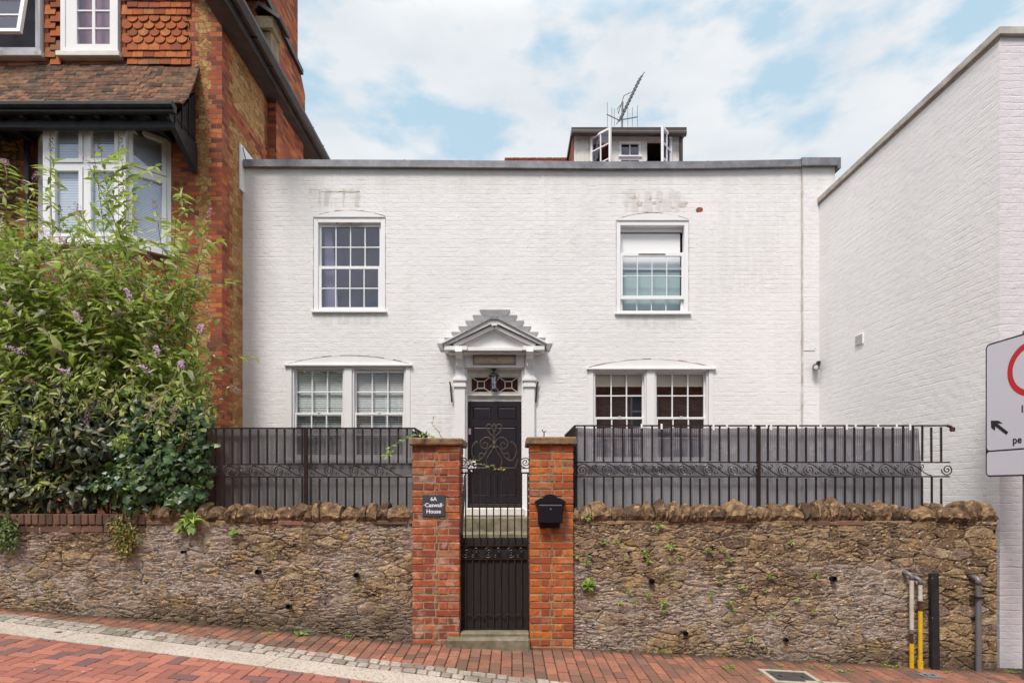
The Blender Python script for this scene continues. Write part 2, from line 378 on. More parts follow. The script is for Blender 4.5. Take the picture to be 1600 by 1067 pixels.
    return m.fin(m.mix(.5, m.mix(.45, col, m.ramp(n1, [(.3, 0.15), (.7, .9)]), 'OVERLAY'), nf, 'OVERLAY'), .92, m.bump(m.math('ADD', m.math('MULTIPLY', nf, .6), n1), .8, .007), spec=.1)
def simple(name, col, rough=.5, metal=0, spec=.4, var=.0, bscale=0, bstr=.3, bdist=.003, dirt=None, dscale=3.0, **k):
    m = Mat(name); c = col; nr = None
    if var or dirt:
        nn = m.noise(m.obj, dscale, 5, .65)
        c = m.mix(m.ramp(nn, [(.35, 1.0), (.65, 0.0)]), col, dirt if dirt else tuple(q*(1-var) for q in col))
    if bscale: nr = m.bump(m.noise(m.obj, bscale, 5, .6), bstr, bdist)
    return m.fin(c, rough, nr, metal, spec, **k)
def island_mat(name, stops, rough=.8, nscale=25, dirt=(.08,.06,.05), damt=.5, bstr=.6, bdist=.004, patch=None, spec=.2, interp='LINEAR'):
    m = Mat(name); r = m.island(); n1 = m.noise(m.obj, nscale, 5, .65)
    c = m.ramp(r, stops, interp); c = m.mix(m.math('MULTIPLY', m.ramp(n1, [(.38, 1.0), (.66, 0.0)]), damt), c, dirt)
    if patch:
        pc, ps, lo, hi, am = patch
        c = m.mix(m.math('MULTIPLY', m.ramp(m.noise(m.obj, ps, 5, .65), [(lo, 0.0), (hi, 1.0)]), am), c, pc)
    h = m.math('ADD', n1, m.math('MULTIPLY', m.noise(m.obj, nscale*4, 3), .3))
    return m.fin(c, rough, m.bump(h, bstr, bdist), spec=spec)
def glass_mat(name, refl=.17, tint=(.86, .90, .92), wob=.0):
    m = Mat(name); m.nt.nodes.remove(m.b)
    tr = m.n('ShaderNodeBsdfTransparent', {0: tint}); nr = m.bump(m.noise(m.obj, 1.6, 2), wob, .05) if wob else None
    gl = m.n('ShaderNodeBsdfGlossy', {'Color': (.84, .84, 1.0), 'Roughness': .015, 'Normal': nr})
    fr = m.n('ShaderNodeLayerWeight', {'Blend': .5}); fa = m.math('ADD', m.math('MULTIPLY', m.math('POWER', fr.outputs[1], 5.0), 1-refl), refl, clamp=True)
    mx = m.n('ShaderNodeMixShader', {0: fa, 1: tr.outputs[0], 2: gl.outputs[0]}); m.nt.links.new(mx.outputs[0], m.out.inputs[0])
    return m.m
M = {}
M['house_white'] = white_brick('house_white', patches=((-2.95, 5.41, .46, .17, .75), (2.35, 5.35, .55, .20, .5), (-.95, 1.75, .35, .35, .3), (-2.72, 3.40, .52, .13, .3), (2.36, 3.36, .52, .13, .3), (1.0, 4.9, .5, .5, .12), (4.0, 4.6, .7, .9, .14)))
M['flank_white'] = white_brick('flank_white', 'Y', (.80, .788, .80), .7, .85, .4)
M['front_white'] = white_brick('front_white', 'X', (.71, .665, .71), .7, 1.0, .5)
M['paint'] = simple('white_paint', (.80, .79, .80), .38, bscale=9, bstr=.08, var=.05)
M['paint_old'] = simple('old_white_paint', (.74, .72, .69), .55, dirt=(.60, .57, .52), dscale=6, bscale=30, bstr=.2)
M['pvc'] = simple('white_pvc', (.82, .82, .84), .28)
M['lead'] = simple('lead', (.145, .145, .165), .50, .25, dirt=(.25, .25, .27), dscale=5, bscale=12, bstr=.25)
M['lead_light'] = simple('lead_light', (.30, .30, .31), .55, .1, dirt=(.22, .22, .23), dscale=9, bscale=14, bstr=.25)
M['bronze_felt'] = simple('brown_fascia', (.038, .028, .028), .42, dirt=(.065, .05, .05), dscale=4)
M['iron'] = simple('black_iron', (.012, .010, .012), .34, .0, .5, bscale=60, bstr=.3, dirt=(.035, .02, .014), dscale=11)
M['iron_rust'] = simple('rusty_iron', (.10, .035, .015), .8, dirt=(.03, .02, .015), dscale=25)
M['gloss_black'] = simple('gloss_black', (.012, .012, .018), .22, spec=.5, bscale=5, bstr=.05)
M['black_wood'] = simple('black_timber', (.012, .012, .016), .45, dirt=(.03, .028, .03), dscale=10)
M['door'] = simple('door_paint', (.020, .018, .024), .22, spec=.6, bscale=8, bstr=.08)
M['room'] = simple('dark_room', (.035, .034, .037), .9)
M['room_mid'] = simple('pale_room', (.30, .30, .30), .9)
M['glass'] = glass_mat('glass'); M['glass_sky'] = glass_mat('glass_old', .15, (.72, .72, .86), .25); M['glass_clear'] = glass_mat('glass_clear', .07)
M['blind'] = simple('blind', (.86, .86, .83), .6); M['curtain'] = simple('curtain', (.55, .54, .60), .9)
M['cream'] = simple('cream_blind', (.85, .76, .62), .8)
M['mortar'] = simple('lime_mortar', (.35, .27, .17), .95, dirt=(.20, .155, .10), dscale=18, bscale=60, bstr=.6, bdist=.004)
M['mortar_dark'] = simple('dark_mortar', (.10, .085, .06), .95, dirt=(.045, .04, .03), dscale=14, bscale=60, bstr=.6)
M['pier_l'] = island_mat('pier_brick_worn', [(0, (.17, .05, .035)), (.25, (.32, .07, .035)), (.5, (.44, .10, .038)), (.75, (.52, .15, .05)), (.9, (.40, .19, .11)), (1, (.25, .13, .10))], nscale=18,
    dirt=(.19, .065, .045), damt=.7, patch=((.48, .34, .28), 8, .54, .66, .65), bstr=.9, bdist=.006)
M['pier_r'] = island_mat('pier_brick_orange', [(0, (.24, .055, .022)), (.3, (.42, .09, .022)), (.6, (.56, .14, .028)), (.85, (.62, .19, .04)), (1, (.34, .14, .08))], nscale=20,
    dirt=(.25, .085, .045), damt=.75, patch=((.35, .24, .17), 6, .56, .70, .55), bstr=.9, bdist=.006)
M['cap_stone'] = simple('pier_cap', (.27, .175, .10), .9, dirt=(.12, .07, .04), dscale=16, bscale=35, bstr=.8, bdist=.006)
M['coping'] = island_mat('coping_stone', [(0, (.12, .075, .05)), (.3, (.23, .14, .08)), (.55, (.34, .22, .12)), (.8, (.26, .155, .095)), (1, (.40, .27, .15))], nscale=13,
    dirt=(.06, .038, .026), damt=.85, patch=((.46, .32, .17), 11, .55, .64, .75), bstr=1.0, bdist=.03)
M['coping_brick'] = island_mat('coping_brick', [(0, (.10, .055, .04)), (.5, (.16, .08, .055)), (1, (.21, .115, .075))], damt=.6)
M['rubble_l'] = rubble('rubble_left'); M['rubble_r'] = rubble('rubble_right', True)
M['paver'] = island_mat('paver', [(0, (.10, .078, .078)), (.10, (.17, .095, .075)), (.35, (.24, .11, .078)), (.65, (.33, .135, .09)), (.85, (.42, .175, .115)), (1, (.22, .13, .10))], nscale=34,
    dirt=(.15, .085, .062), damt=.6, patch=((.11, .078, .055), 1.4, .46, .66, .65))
M['road_paver'] = island_mat('road_paver', [(0, (.11, .08, .09)), (.16, (.16, .095, .095)), (.22, (.24, .10, .08)), (.6, (.31, .12, .09)), (1, (.40, .165, .12))], nscale=26,
    dirt=(.22, .09, .075), damt=.45, patch=((.19, .10, .085), 1.3, .50, .75, .5))
M['sett'] = island_mat('granite_sett', [(0, (.22, .195, .17)), (.5, (.36, .325, .29)), (1, (.48, .44, .39))], nscale=40, dirt=(.13, .11, .09), damt=.5, patch=((.14, .12, .09), 2, .5, .7, .6))
m_ = Mat('granite_kerb'); nn_ = m_.noise(m_.obj, 45, 4, .9)
M['kerb'] = m_.fin(m_.mix(m_.ramp(m_.noise(m_.obj, 4, 4), [(.4, 0.0), (.7, .5)]), m_.ramp(nn_, [(.40, (.15, .125, .11)), (.46, (.42, .37, .325)), (.58, (.52, .46, .41)), (.66, (.27, .22, .19))]), (.33, .28, .23)), .8, m_.bump(nn_, .5, .003), spec=.2)
M['joint'] = simple('sand_joint', (.035, .027, .02), .95, dirt=(.025, .03, .014), dscale=5, bscale=90, bstr=.6)
M['asphalt'] = simple('asphalt', (.06, .058, .056), .9, var=.3, bscale=120, bstr=.6)
M['stone_step'] = simple('step_stone', (.24, .205, .15), .9, dirt=(.11, .10, .06), dscale=7, bscale=30, bstr=.7, bdist=.006)
M['soil'] = simple('soil', (.05, .037, .025), .95, bscale=20, bstr=1, bdist=.03, var=.4)
M['grey_metal'] = simple('galvanised', (.20, .20, .215), .5, .3, dirt=(.15, .15, .16), dscale=8, bscale=30, bstr=.1)
M['yellow'] = simple('yellow_pipe', (.72, .47, .01), .4, dirt=(.55, .33, .02), dscale=9)
M['offwhite'] = simple('white_pipe', (.62, .58, .53), .45, dirt=(.42, .37, .31), dscale=11)
M['sign_grey'] = simple('sign_face', (.62, .62, .70), .45); M['sign_red'] = simple('sign_red', (.55, .012, .02), .4)
M['sign_black'] = simple('sign_black', (.012, .012, .014), .5)
M['slate'] = simple('slate', (.055, .065, .085), .5, var=.3, dscale=20); M['lettering'] = simple('white_lettering', (.8, .8, .8), .6)
M['gold'] = simple('gold_lettering', (.80, .52, .20), .5); M['nameboard'] = simple('nameboard', (.40, .37, .34), .6, var=.2)
M['bedmix'] = island_mat('bed_mortar', [(0, (.13, .085, .055)), (.4, (.27, .13, .085)), (.7, (.22, .15, .10)), (1, (.40, .27, .14))], damt=.6)
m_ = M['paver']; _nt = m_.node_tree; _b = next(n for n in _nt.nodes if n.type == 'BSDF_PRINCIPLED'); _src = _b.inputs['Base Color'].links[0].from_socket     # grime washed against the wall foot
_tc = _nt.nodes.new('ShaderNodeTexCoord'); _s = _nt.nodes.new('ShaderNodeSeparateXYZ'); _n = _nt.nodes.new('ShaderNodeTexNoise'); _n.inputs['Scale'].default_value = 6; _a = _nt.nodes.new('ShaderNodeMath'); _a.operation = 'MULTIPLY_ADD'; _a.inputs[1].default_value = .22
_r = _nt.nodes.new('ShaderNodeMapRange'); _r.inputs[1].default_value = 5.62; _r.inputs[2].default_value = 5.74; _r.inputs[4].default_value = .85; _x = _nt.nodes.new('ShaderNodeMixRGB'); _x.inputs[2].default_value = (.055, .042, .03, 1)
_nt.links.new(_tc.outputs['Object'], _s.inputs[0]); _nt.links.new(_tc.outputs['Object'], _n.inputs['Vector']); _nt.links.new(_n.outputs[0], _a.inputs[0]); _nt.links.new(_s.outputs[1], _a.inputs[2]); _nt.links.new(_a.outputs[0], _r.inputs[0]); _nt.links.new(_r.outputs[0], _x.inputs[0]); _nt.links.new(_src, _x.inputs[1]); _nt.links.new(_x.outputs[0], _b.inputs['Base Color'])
M['tile'] = island_mat('roof_tile', [(0, (.04, .024, .02)), (.3, (.11, .052, .033)), (.6, (.18, .082, .045)), (.85, (.26, .12, .065)), (1, (.15, .11, .075))], nscale=14,
    dirt=(.035, .027, .022), damt=.7, patch=((.23, .20, .12), 10, .56, .70, .5))
M['tile_hung'] = island_mat('hung_tile', [(0, (.17, .045, .025)), (.3, (.36, .085, .028)), (.6, (.46, .12, .032)), (.85, (.52, .17, .045)), (1, (.17, .10, .07))], nscale=16, dirt=(.14, .06, .035), damt=.5)
M['tile_red'] = island_mat('red_roof', [(0, (.25, .07, .04)), (1, (.38, .11, .06))])
M['lb_front'] = red_brick('brick_front', 'X', quoin=1.71); M['lb_plain'] = red_brick('brick_plain', 'X'); M['lb_flank'] = red_brick('brick_flank', 'Y', flank=True)
M['lb_chim'] = red_brick('brick_chimney', 'Y'); M['lb_breast'] = red_brick('brick_breast', 'X');  # breast front keeps the plain brick tones
m_ = Mat('yellow_rubble'); v_, x_, y_, z_ = planar(m_, 'X'); vm_ = m_.mapv(m_.vadd(v_, m_.vscale(m_.noise(v_, 9, 5, .7, col=True), .16)), (4.5, 9, 1))
e_ = m_.vor(vm_, 1, 'DISTANCE_TO_EDGE', .8); c_ = m_.n('ShaderNodeTexVoronoi', {'Vector': vm_, 'Scale': 1.0, 'Randomness': .8}).outputs['Color']; n_ = m_.noise(v_, 22, 5, .65)
cc_ = m_.mix(m_.ramp(e_, [(.03, 1.0), (.12, 0.0)]), m_.ramp(m_.sep(c_)[0], [(0, (.20, .10, .04)), (.5, (.34, .19, .07)), (1, (.46, .29, .12))]), (.10, .065, .04))
M['lb_stone'] = m_.fin(m_.mix(m_.ramp(n_, [(.35, .6), (.65, 0.0)]), cc_, (.16, .08, .04)), .9, m_.bump(m_.math('ADD', m_.ramp(e_, [(.0, 0.0), (.15, 1.0)]), n_), 1, .03), spec=.12)
def leaf_mat(name, stops, rough=.45, trans=.25):
    m = Mat(name); r = m.island(); c = m.ramp(r, stops)
    m.fin(c, rough, None, spec=.5)
    t = m.n('ShaderNodeBsdfTranslucent', {0: m.mix(.5, c, (.25, .36, .05))}); mx = m.n('ShaderNodeMixShader', {0: trans, 1: m.b.outputs[0], 2: t.outputs[0]})
    m.nt.links.new(mx.outputs[0], m.out.inputs[0]); return m.m
M['bud_leaf'] = leaf_mat('buddleia_leaf', [(0, (.10, .16, .03)), (.25, (.20, .29, .045)), (.55, (.34, .43, .08)), (.82, (.50, .55, .20)), (1, (.66, .64, .42))], .36, .46)
M['ivy_leaf'] = leaf_mat('ivy_leaf', [(0, (.016, .045, .015)), (.5, (.035, .08, .026)), (.85, (.065, .13, .04)), (1, (.15, .20, .05))], .36, .15)
M['shrub_leaf'] = leaf_mat('shrub_leaf', [(0, (.012, .02, .009)), (.5, (.03, .042, .016)), (.8, (.06, .075, .026)), (.93, (.13, .14, .04)), (1, (.22, .15, .06))], .4, .15)
M['fern_leaf'] = leaf_mat('fern_leaf', [(0, (.09, .17, .03)), (.5, (.18, .30, .04)), (1, (.32, .40, .06))], .5, .3)
M['yel_leaf'] = leaf_mat('yellow_leaf', [(0, (.07, .10, .02)), (.5, (.14, .14, .025)), (.8, (.30, .22, .03)), (1, (.42, .28, .04))], .5, .25)
M['flower'] = leaf_mat('buddleia_flower', [(0, (.46, .24, .48)), (.5, (.60, .34, .62)), (1, (.72, .50, .72))], .7, .3)
M['flower_dead'] = leaf_mat('spent_flower', [(0, (.14, .075, .03)), (1, (.24, .13, .06))], .8, .1)
M['stem'] = simple('stem', (.20, .12, .065), .7, dirt=(.10, .09, .04), dscale=6); M['stem_green'] = simple('green_stem', (.16, .20, .06), .6)
# ------------------------------------------------------------------ ground
YW = 5.66                                             # face of the garden wall
GX = [-30, -5.18, -3.76, -2.59, -1.04, .62, 2.59, 4.89, 30]
GZ = [2.3, .368, .252, .161, .025, -.04, -.15, -.26, -1.4]
def g(x): return float(np.interp(x, GX, GZ))
EX = [-30, -6.2, -4.9, -2.3, -.9, 0, .8, 2, 6, 30]; EY = [6.0, 5.60, 5.47, 5.15, 4.97, 4.74, 4.56, 4.25, 3.3, -2.0]
def edge(x): return float(np.interp(x, EX, EY))
mb = MB()                                             # one sheet to the horizon, following the hill
xs = [-900, -200, -60] + list(GX) + [60, 200, 900]; xs = sorted(set(xs)); ys = [-900, -200, -40, 5.9, 5.95]
def gg(x): return g(x)-.035 if abs(x) <= 30 else (g(30 if x > 0 else -30)-.035)
for i in range(len(xs)-1):
    for j in range(len(ys)-2):
        a, b, c, d_ = xs[i], xs[i+1], ys[j], ys[j+1]
        mb.quad((a,c,gg(a)), (b,c,gg(b)), (b,d_,gg(b)), (a,d_,gg(a)))
tag(part('ground', mb, M['joint']), kind='structure')
mb = MB()
for i in range(len(xs)-1):
    a, b = xs[i], xs[i+1]; mb.quad((a,5.9,gg(a)), (b,5.9,gg(b)), (b,900,gg(b)), (a,900,gg(a)))
tag(part('land', mb, M['soil']), kind='structure')
mb = MB()                                             # pavement: blocks on end towards the wall, joints away from us
x = -8.0; k = 0
while x < 7.4:
    y0 = YW+.10; off = .084*(k % 2); y = y0-off
    if off: mb.cbox(x+.002, x+.098, y0-off+.002, y0-.002, -.05, random.uniform(-.0015, .0015), .004, .0006, g)
    while y > min(edge(x), 5.6)-.12 and y > 3.0:
        h = random.uniform(-.003, .003)
        if edge(x+.05)-.1 < y: mb.cbox(x+.003, x+.097, y-.160, y-.008, -.05, h, .006, .001, g)
        y -= .168
    x += .1; k += 1
tag(part('pavement', mb, M['paver']), kind='structure')
mb = MB()                                             # two rows of granite setts
x = -8.0
for r in (0, 1):
    x = -8.0+.05*r
    while x < 4:
        w = random.uniform(.085, .125); e = edge(x+w/2)-.005-.122*r; sl = (edge(x+.1)-edge(x))/.1
        b0 = len(mb.v); mb.cbox(x+.005, x+w-.005, e-.106, e-.012+random.uniform(-.006,.003), -.05, .012+random.uniform(-.003,.004), .007, .0035, g)
        for i in range(b0, len(mb.v)): v = mb.v[i]; mb.v[i] = (v[0], v[1]+sl*(v[0]-x-w/2), v[2])
        x += w
tag(part('sett_strip', mb, M['sett']), kind='structure')
mb = MB()                                             # flush granite kerb
x = -8.0; L_ = [1.55, 1.75, 2.0, 1.62, 1.5, 1.3, 1.3, 1.3]; xk = [-8.6, -7.0, -5.55, -3.95, -2.02, -.42, 1.0, 2.4, 3.8]
for a, b in zip(xk[:-1], xk[1:]):
    n = 6
    for i in range(n):
        p, q = a+.003*(i == 0)+(b-a)*i/n, a+(b-a)*(i+1)/n-(.004 if i == n-1 else 0)
        sk = .03
        ea, eb = edge(p)-.25, edge(q)-.25
        mb.hexa([(p-sk,ea-.27,g(p)-.05),(q-sk,eb-.27,g(q)-.05),(q,eb,g(q)-.05),(p,ea,g(p)-.05),(p-sk,ea-.27,g(p)+.006),(q-sk,eb-.27,g(q)+.006),(q,eb,g(q)+.006),(p,ea,g(p)+.006)])
tag(part('kerb', mb, M['kerb']), kind='structure')
mb = MB()                                             # herringbone block road
for i in range(-80, 40):
    for j in range(18, 56):
        q = (i-j) % 4; x, y = i*.1, j*.1
        if y > edge(x)-.36: continue
        h = random.uniform(-.002, .002)-.002
        if q == 0: mb.cbox(x+.0025, x+.1975, y+.0065, y+.0935, -.05, h, .005, .001, g)
        elif q == 3: mb.cbox(x+.0025, x+.0975, y+.0065, y+.1935, -.05, h, .005, .001, g)
tag(part('road', mb, M['road_paver']), kind='structure')
mb = MB(); mb.box(-7.2, -.95, 5.95, 9.25, -.2, 1.02); mb.box(.62, 5.0, 5.95, 9.25, -.5, 1.02)
tag(part('garden_ground', mb, M['soil']), kind='structure')
mb = MB(); mb.box(-.52, .17, 6.03, 6.6, -.1, .10); tag(part('path', mb, M['stone_step']), kind='structure')

# access covers set into the pavement
def cover(px, py, w, d, lab, lid='slate', fr='kerb', name='access_cover'):
    z0 = -.2; Y = (EYE-z0)*F/(py-760); X = PX(px, Y)
    z0 = g(X); Y = (EYE-z0)*F/(py-760); X = PX(px, Y)
    t = thing(name, lab, 'manhole cover', (X, Y, g(X)), 'access covers in the brick pavement')
    def zf(mb, h0=0):
        mb.v = [(v[0], v[1], v[2]+g(v[0])) for v in mb.v]; return mb
    f = MB(); b = .045
    f.box(X-w/2, X-w/2+b, Y-d/2, Y+d/2, -.02, .008); f.box(X+w/2-b, X+w/2, Y-d/2, Y+d/2, -.02, .008)
    f.box(X-w/2+b, X+w/2-b, Y-d/2, Y-d/2+b, -.02, .008); f.box(X-w/2+b, X+w/2-b, Y+d/2-b, Y+d/2, -.02, .008)
    part('frame', zf(f), M[fr], t)
    l = MB(); l.box(X-w/2+b+.004, X+w/2-b-.004, Y-d/2+b+.004, Y+d/2-b-.004, -.02, .006)
    l = zf(l); p = part('lid', l, M[lid], t)
    for sx in (-1, 1): k = MB(); k.box(X+sx*w*.22-.012, X+sx*w*.22+.012, Y-.02, Y+.02, .007, .009); part('lifting_hole', zf(k), M['iron'], p)
M['cover_lid'] = simple('cover_lid', (.07, .065, .065), .6, var=.4, dscale=18, bscale=70, bstr=.5)
M['cover_blue'] = simple('cover_blue', (.17, .20, .25), .6, var=.3, dscale=18)
M['cover_frame'] = simple('cover_frame', (.42, .38, .31), .8, var=.3, dscale=22)
cover(1236, 1058, .46, .36, 'square dark lidded manhole cover with pale concrete rim, left of the two rimmed covers', 'cover_lid', 'cover_frame')
cover(1305, 1074, .40, .26, 'dark manhole cover with pale rim, cut off by the bottom edge of the photo', 'cover_lid', 'cover_frame')
cover(1452, 1055, .17, .10, 'small blue grey water stopcock cover in front of the black post', 'cover_blue', 'cover_blue')

# ------------------------------------------------------------------ garden wall
def rubble_face(mb, x0, x1, zb, zt, y, step=.0125):
    nx = int((x1-x0)/step)+1; nz = int((zt-min(zb(x0), zb(x1)))/step)+1; b = len(mb.v)
    for j in range(nz+1):
        for i in range(nx+1):
            X = x0+(x1-x0)*i/nx; z0 = zb(X); mb.v.append((X, y, z0+(zt-z0)*j/nz))
    for j in range(nz):
        for i in range(nx):
            q = b+j*(nx+1)+i; mb.f.append((q, q+1, q+nx+2, q+nx+1))
def coping_stones(mb, x0, x1, zb, h, y0, y1):
    """upright rough stones set on edge, each with its own jagged head"""
    x = x0
    while x < x1-.03:
        w = random.choice([.08, .11, .13, .15, .18, .21]); 
        if x+w > x1-.07: w = x1-x
        hh = h*random.choice([.80, .88, .95, 1.0, 1.06, 1.16])*random.uniform(.94, 1.06); n = 6; tilt = random.uniform(-.22, .22); gp = .004
        peak = random.uniform(-.4, .4); sh = random.uniform(.16, .42); b = len(mb.v); tops = []
        for i in range(n):
            u = i/(n-1)*2-1; tops.append(hh*(1-sh*abs(u-peak)**1.7)*(1+tilt*u*.3)+random.uniform(-.012, .012))
        yo_ = random.uniform(-.028, .012)
        # rows from the foot of the front up over the head and down the back
        rows = [(y0+.02+yo_, lambda t: 0.0), (y0+yo_-.012, lambda t: t*.35), (y0+yo_, lambda t: t*.72), (y0+yo_+.03, lambda t: t*.95), (y0+.10, lambda t: t*1.03), (y0+.2, lambda t: t*.98), (y1, lambda t: t*.80), (y1, lambda t: 0.0)]
        for r, (yy, fz) in enumerate(rows):
            for i in range(n):
                u = i/(n-1); k = random.uniform(-.017, .017) if 0 < r < 7 else 0
                mb.v.append((x+gp+(w-2*gp)*u+(k*.5 if 0 < i < n-1 else 0), yy+k, zb+fz(tops[i])+(k*.8 if r not in (0, 7) else 0)))
        for r in range(7):
            for i in range(n-1): q = b+r*n+i; mb.f.append((q, q+1, q+n+1, q+n))
        mb.f.append(tuple(b+r*n for r in range(8))); mb.f.append(tuple(b+r*n+n-1 for r in range(7, -1, -1)))
        x += w
def hole(parent, px, py, r=.022):
    X, Y, Z = P(px, py, YW-.035); h = MB()
    pts = [(X, Y-.012, Z), (X, Y+.05, Z)]; b = len(h.v)
    n = 12
    for rr, yy in ((r*1.25, Y-.006), (r*1.25, Y-.018), (r, Y-.018), (r, Y+.06)):
        for k in range(n): a = 2*math.pi*k/n; h.v.append((X+rr*math.cos(a), yy, Z+rr*math.sin(a)))
    for s_ in range(3):
        for k in range(n): h.f.append((s_*n+k, s_*n+(k+1)%n, (s_+1)*n+(k+1)%n, (s_+1)*n+k))
    h.f.append(tuple(3*n+k for k in range(n)))
    part('weep_hole', h, M['hole'], parent)
M['hole'] = simple('hole_dark', (.006, .005, .005), .9)
ZC = 1.245
def garden_wall(x0, x1, label, rub, holes, coping_from=None):
    t = thing('garden_wall', label, 'wall', ((x0+x1)/2, YW, g((x0+x1)/2)))
    f = MB(); rubble_face(f, x0, x1, lambda X: g(X)-.06, ZC, YW); 
    c = MB(); c.box(x0, x1, YW+.03, YW+.34, -.6, ZC-.005); part('wall_core', c, M['mortar_dark'], t)
    part('stone_face', f, M[rub], t, smooth=True, recalc=False)
    f = MB(); cf = x0 if coping_from is None else coping_from
    l = MB(); xb_ = cf
    while xb_ < x1-.01: wb_ = min(random.uniform(.12, .5), x1-xb_); l.cbox(xb_+.002, xb_+wb_-.002, YW-random.uniform(.0, .02), YW+.33, ZC-random.uniform(.02, .045), ZC+.010, .006, .004); xb_ += wb_
    pass; part('bed_course', l, M['bedmix'], t)
    coping_stones(f, cf, x1, ZC+.0, .188, YW-.02, YW+.28); part('coping', f, M['coping'], t, recalc=True)
    if coping_from is not None:
        b = MB(); x = x0
        while x < coping_from-.01:
            b.cbox(x+.004, x+.068, YW-.03, YW+.2, ZC-.03, ZC+.075, .006, .002); x += .072
        part('brick_coping', b, M['coping_brick'], t)
        b = MB(); x = x0
        while x < coping_from-.2:
            b.cbox(x+.004, x+.21, YW-.015, YW+.2, ZC-.11, ZC-.036, .005, .003); x += .216
        part('brick_course', b, M['coping_brick'], t)
    for h in holes: hole(t, *h)
    return t
gwl = garden_wall(-7.6, PX(645, YW), 'rubble stone garden wall left of the gate, brick topped where shrubs hang over it', 'rubble_l',
    [(403, 893), (557, 898), (451, 947), (286, 862, .014)], coping_from=PX(228, YW))
gwr = garden_wall(PX(894, YW), PX(1557, YW), 'rubble stone garden wall between the letterbox pillar and the white building', 'rubble_r',
    [(1018, 908, .026), (1071, 989, .022), (1228, 999, .018), (1302, 904, .026)])
f = MB(); xe = PX(1557, YW); f.box(xe-.001, xe+.004, YW+.0, YW+.30, -.4, 1.42)

# ------------------------------------------------------------------ gate piers: real bricks
def pier(px0, px1, ybase, ycap, mat, label, loc_y=5.61, depth=.44, caps=None, mort='mortar'):
    x0, x1 = PX(px0, loc_y), PX(px1, loc_y); z0 = PZ(ybase, loc_y)-.04; z1 = PZ(ycap, loc_y)
    t = thing('gate_pier', label, 'pillar', ((x0+x1)/2, loc_y+depth/2, z0))
    c = MB(); c.box(x0+.006, x1-.006, loc_y+.006, loc_y+depth-.006, z0, z1); part('mortar_core', c, M[mort], t)
    b = MB(); n = round((z1-z0)/.0755); h = (z1-z0)/n; w = x1-x0; J = .0095
    for k in range(n):
        za, zb = z0+k*h, z0+(k+1)*h-J*random.uniform(.8, 1.3)
        if k % 2: cuts = [0, .24, .47, .56, .76, 1] if random.random() < .5 else [0, .25, .44, .56, .75, 1]
        else: cuts = [0, random.uniform(.48, .52), 1]
        for a, c_ in zip(cuts[:-1], cuts[1:]):
            jy = random.uniform(-.003, .004)
            b.cbox(x0+a*w+(J/2 if a else 0), x0+c_*w-(J/2 if c_ < 1 else 0), loc_y+jy, loc_y+.10, za, zb, .006, .0028)
            b.cbox(x0+a*w+(J/2 if a else 0), x0+c_*w-(J/2 if c_ < 1 else 0), loc_y+depth-.10, loc_y+depth-jy, za, zb, .005, .002)
        cs = [.105, .225, .335] if k % 2 else [.105, .335]
        for a, c_ in zip(cs[:-1], cs[1:]):
            b.cbox(x0, x0+.1, loc_y+a, loc_y+c_-J, za, zb, .005, .002); b.cbox(x1-.1, x1, loc_y+a, loc_y+c_-J, za, zb, .005, .002)
    part('brickwork', b, M[mat], t)
    c = MB(); cx0, cx1 = PX(caps[0], loc_y-.04), PX(caps[1], loc_y-.04)
    nx = 14; hh = PZ(caps[2], loc_y-.04)-z1
    for i in range(nx):
        pass
    c.cbox(cx0, cx1, loc_y-.045, loc_y+depth+.04, z1-.004, z1+hh, .012, .004)
    part('cap', c, M['cap_stone'], t)
    return t, x0, x1, z1
pL = pier(644, 718, 1003, 695, 'pier_l', 'brick gate pillar left of the gate, bearing the slate house sign', caps=(639, 724, 684))
pR = pier(828, 896, 1014, 694, 'pier_r', 'orange brick gate pillar right of the gate, bearing the black letterbox', caps=(822, 902, 682), mort='mortar_grey' if 'mortar_grey' in M else 'mortar')
PLX0, PLX1, PRX0, PRX1 = pL[1], pL[2], pR[1], pR[2]
# gate sill
t = thing('gate_sill', 'worn grey stone step beneath the black gate between the pillars', 'step', ((PLX1+PRX0)/2, 5.7, 0))
b = MB(); b.cbox(PLX1-.13, PRX0-.004, 5.50, 5.62, -.06, .095, .018, .004); b.cbox(PLX1+.004, PRX0-.006, 5.62, 6.02, -.06, .125, .012, .003); part('step', b, M['stone_step'], t)

# house sign on the left pier
ys_ = 5.61-.016
t = thing('house_sign', 'square slate plaque lettered 6A Caswall House on the left brick pillar', 'sign', P(677, 789, ys_))
b = MB(); x0, x1, z0, z1 = PX(660, ys_), PX(695, ys_), PZ(806, ys_), PZ(773, ys_); b.cbox(x0, x1, ys_, ys_+.02, z0, z1, .002); part('plaque', b, M['slate'], t)
b = MB(); cx = (x0+x1)/2; Rt = Matrix.Rotation(R(90), 4, 'X')
for s_, dz, sz in (('6A', .064, .052), ('\u00b7Caswall\u00b7', .003, .054), ('House', -.06, .054)):
    b = MB(); add_text(b, s_, sz*1.04, Matrix.Translation((cx, ys_-.0015, (z0+z1)/2+dz)) @ Rt, .001); part('lettering', b, M['lettering'], t, recalc=False)
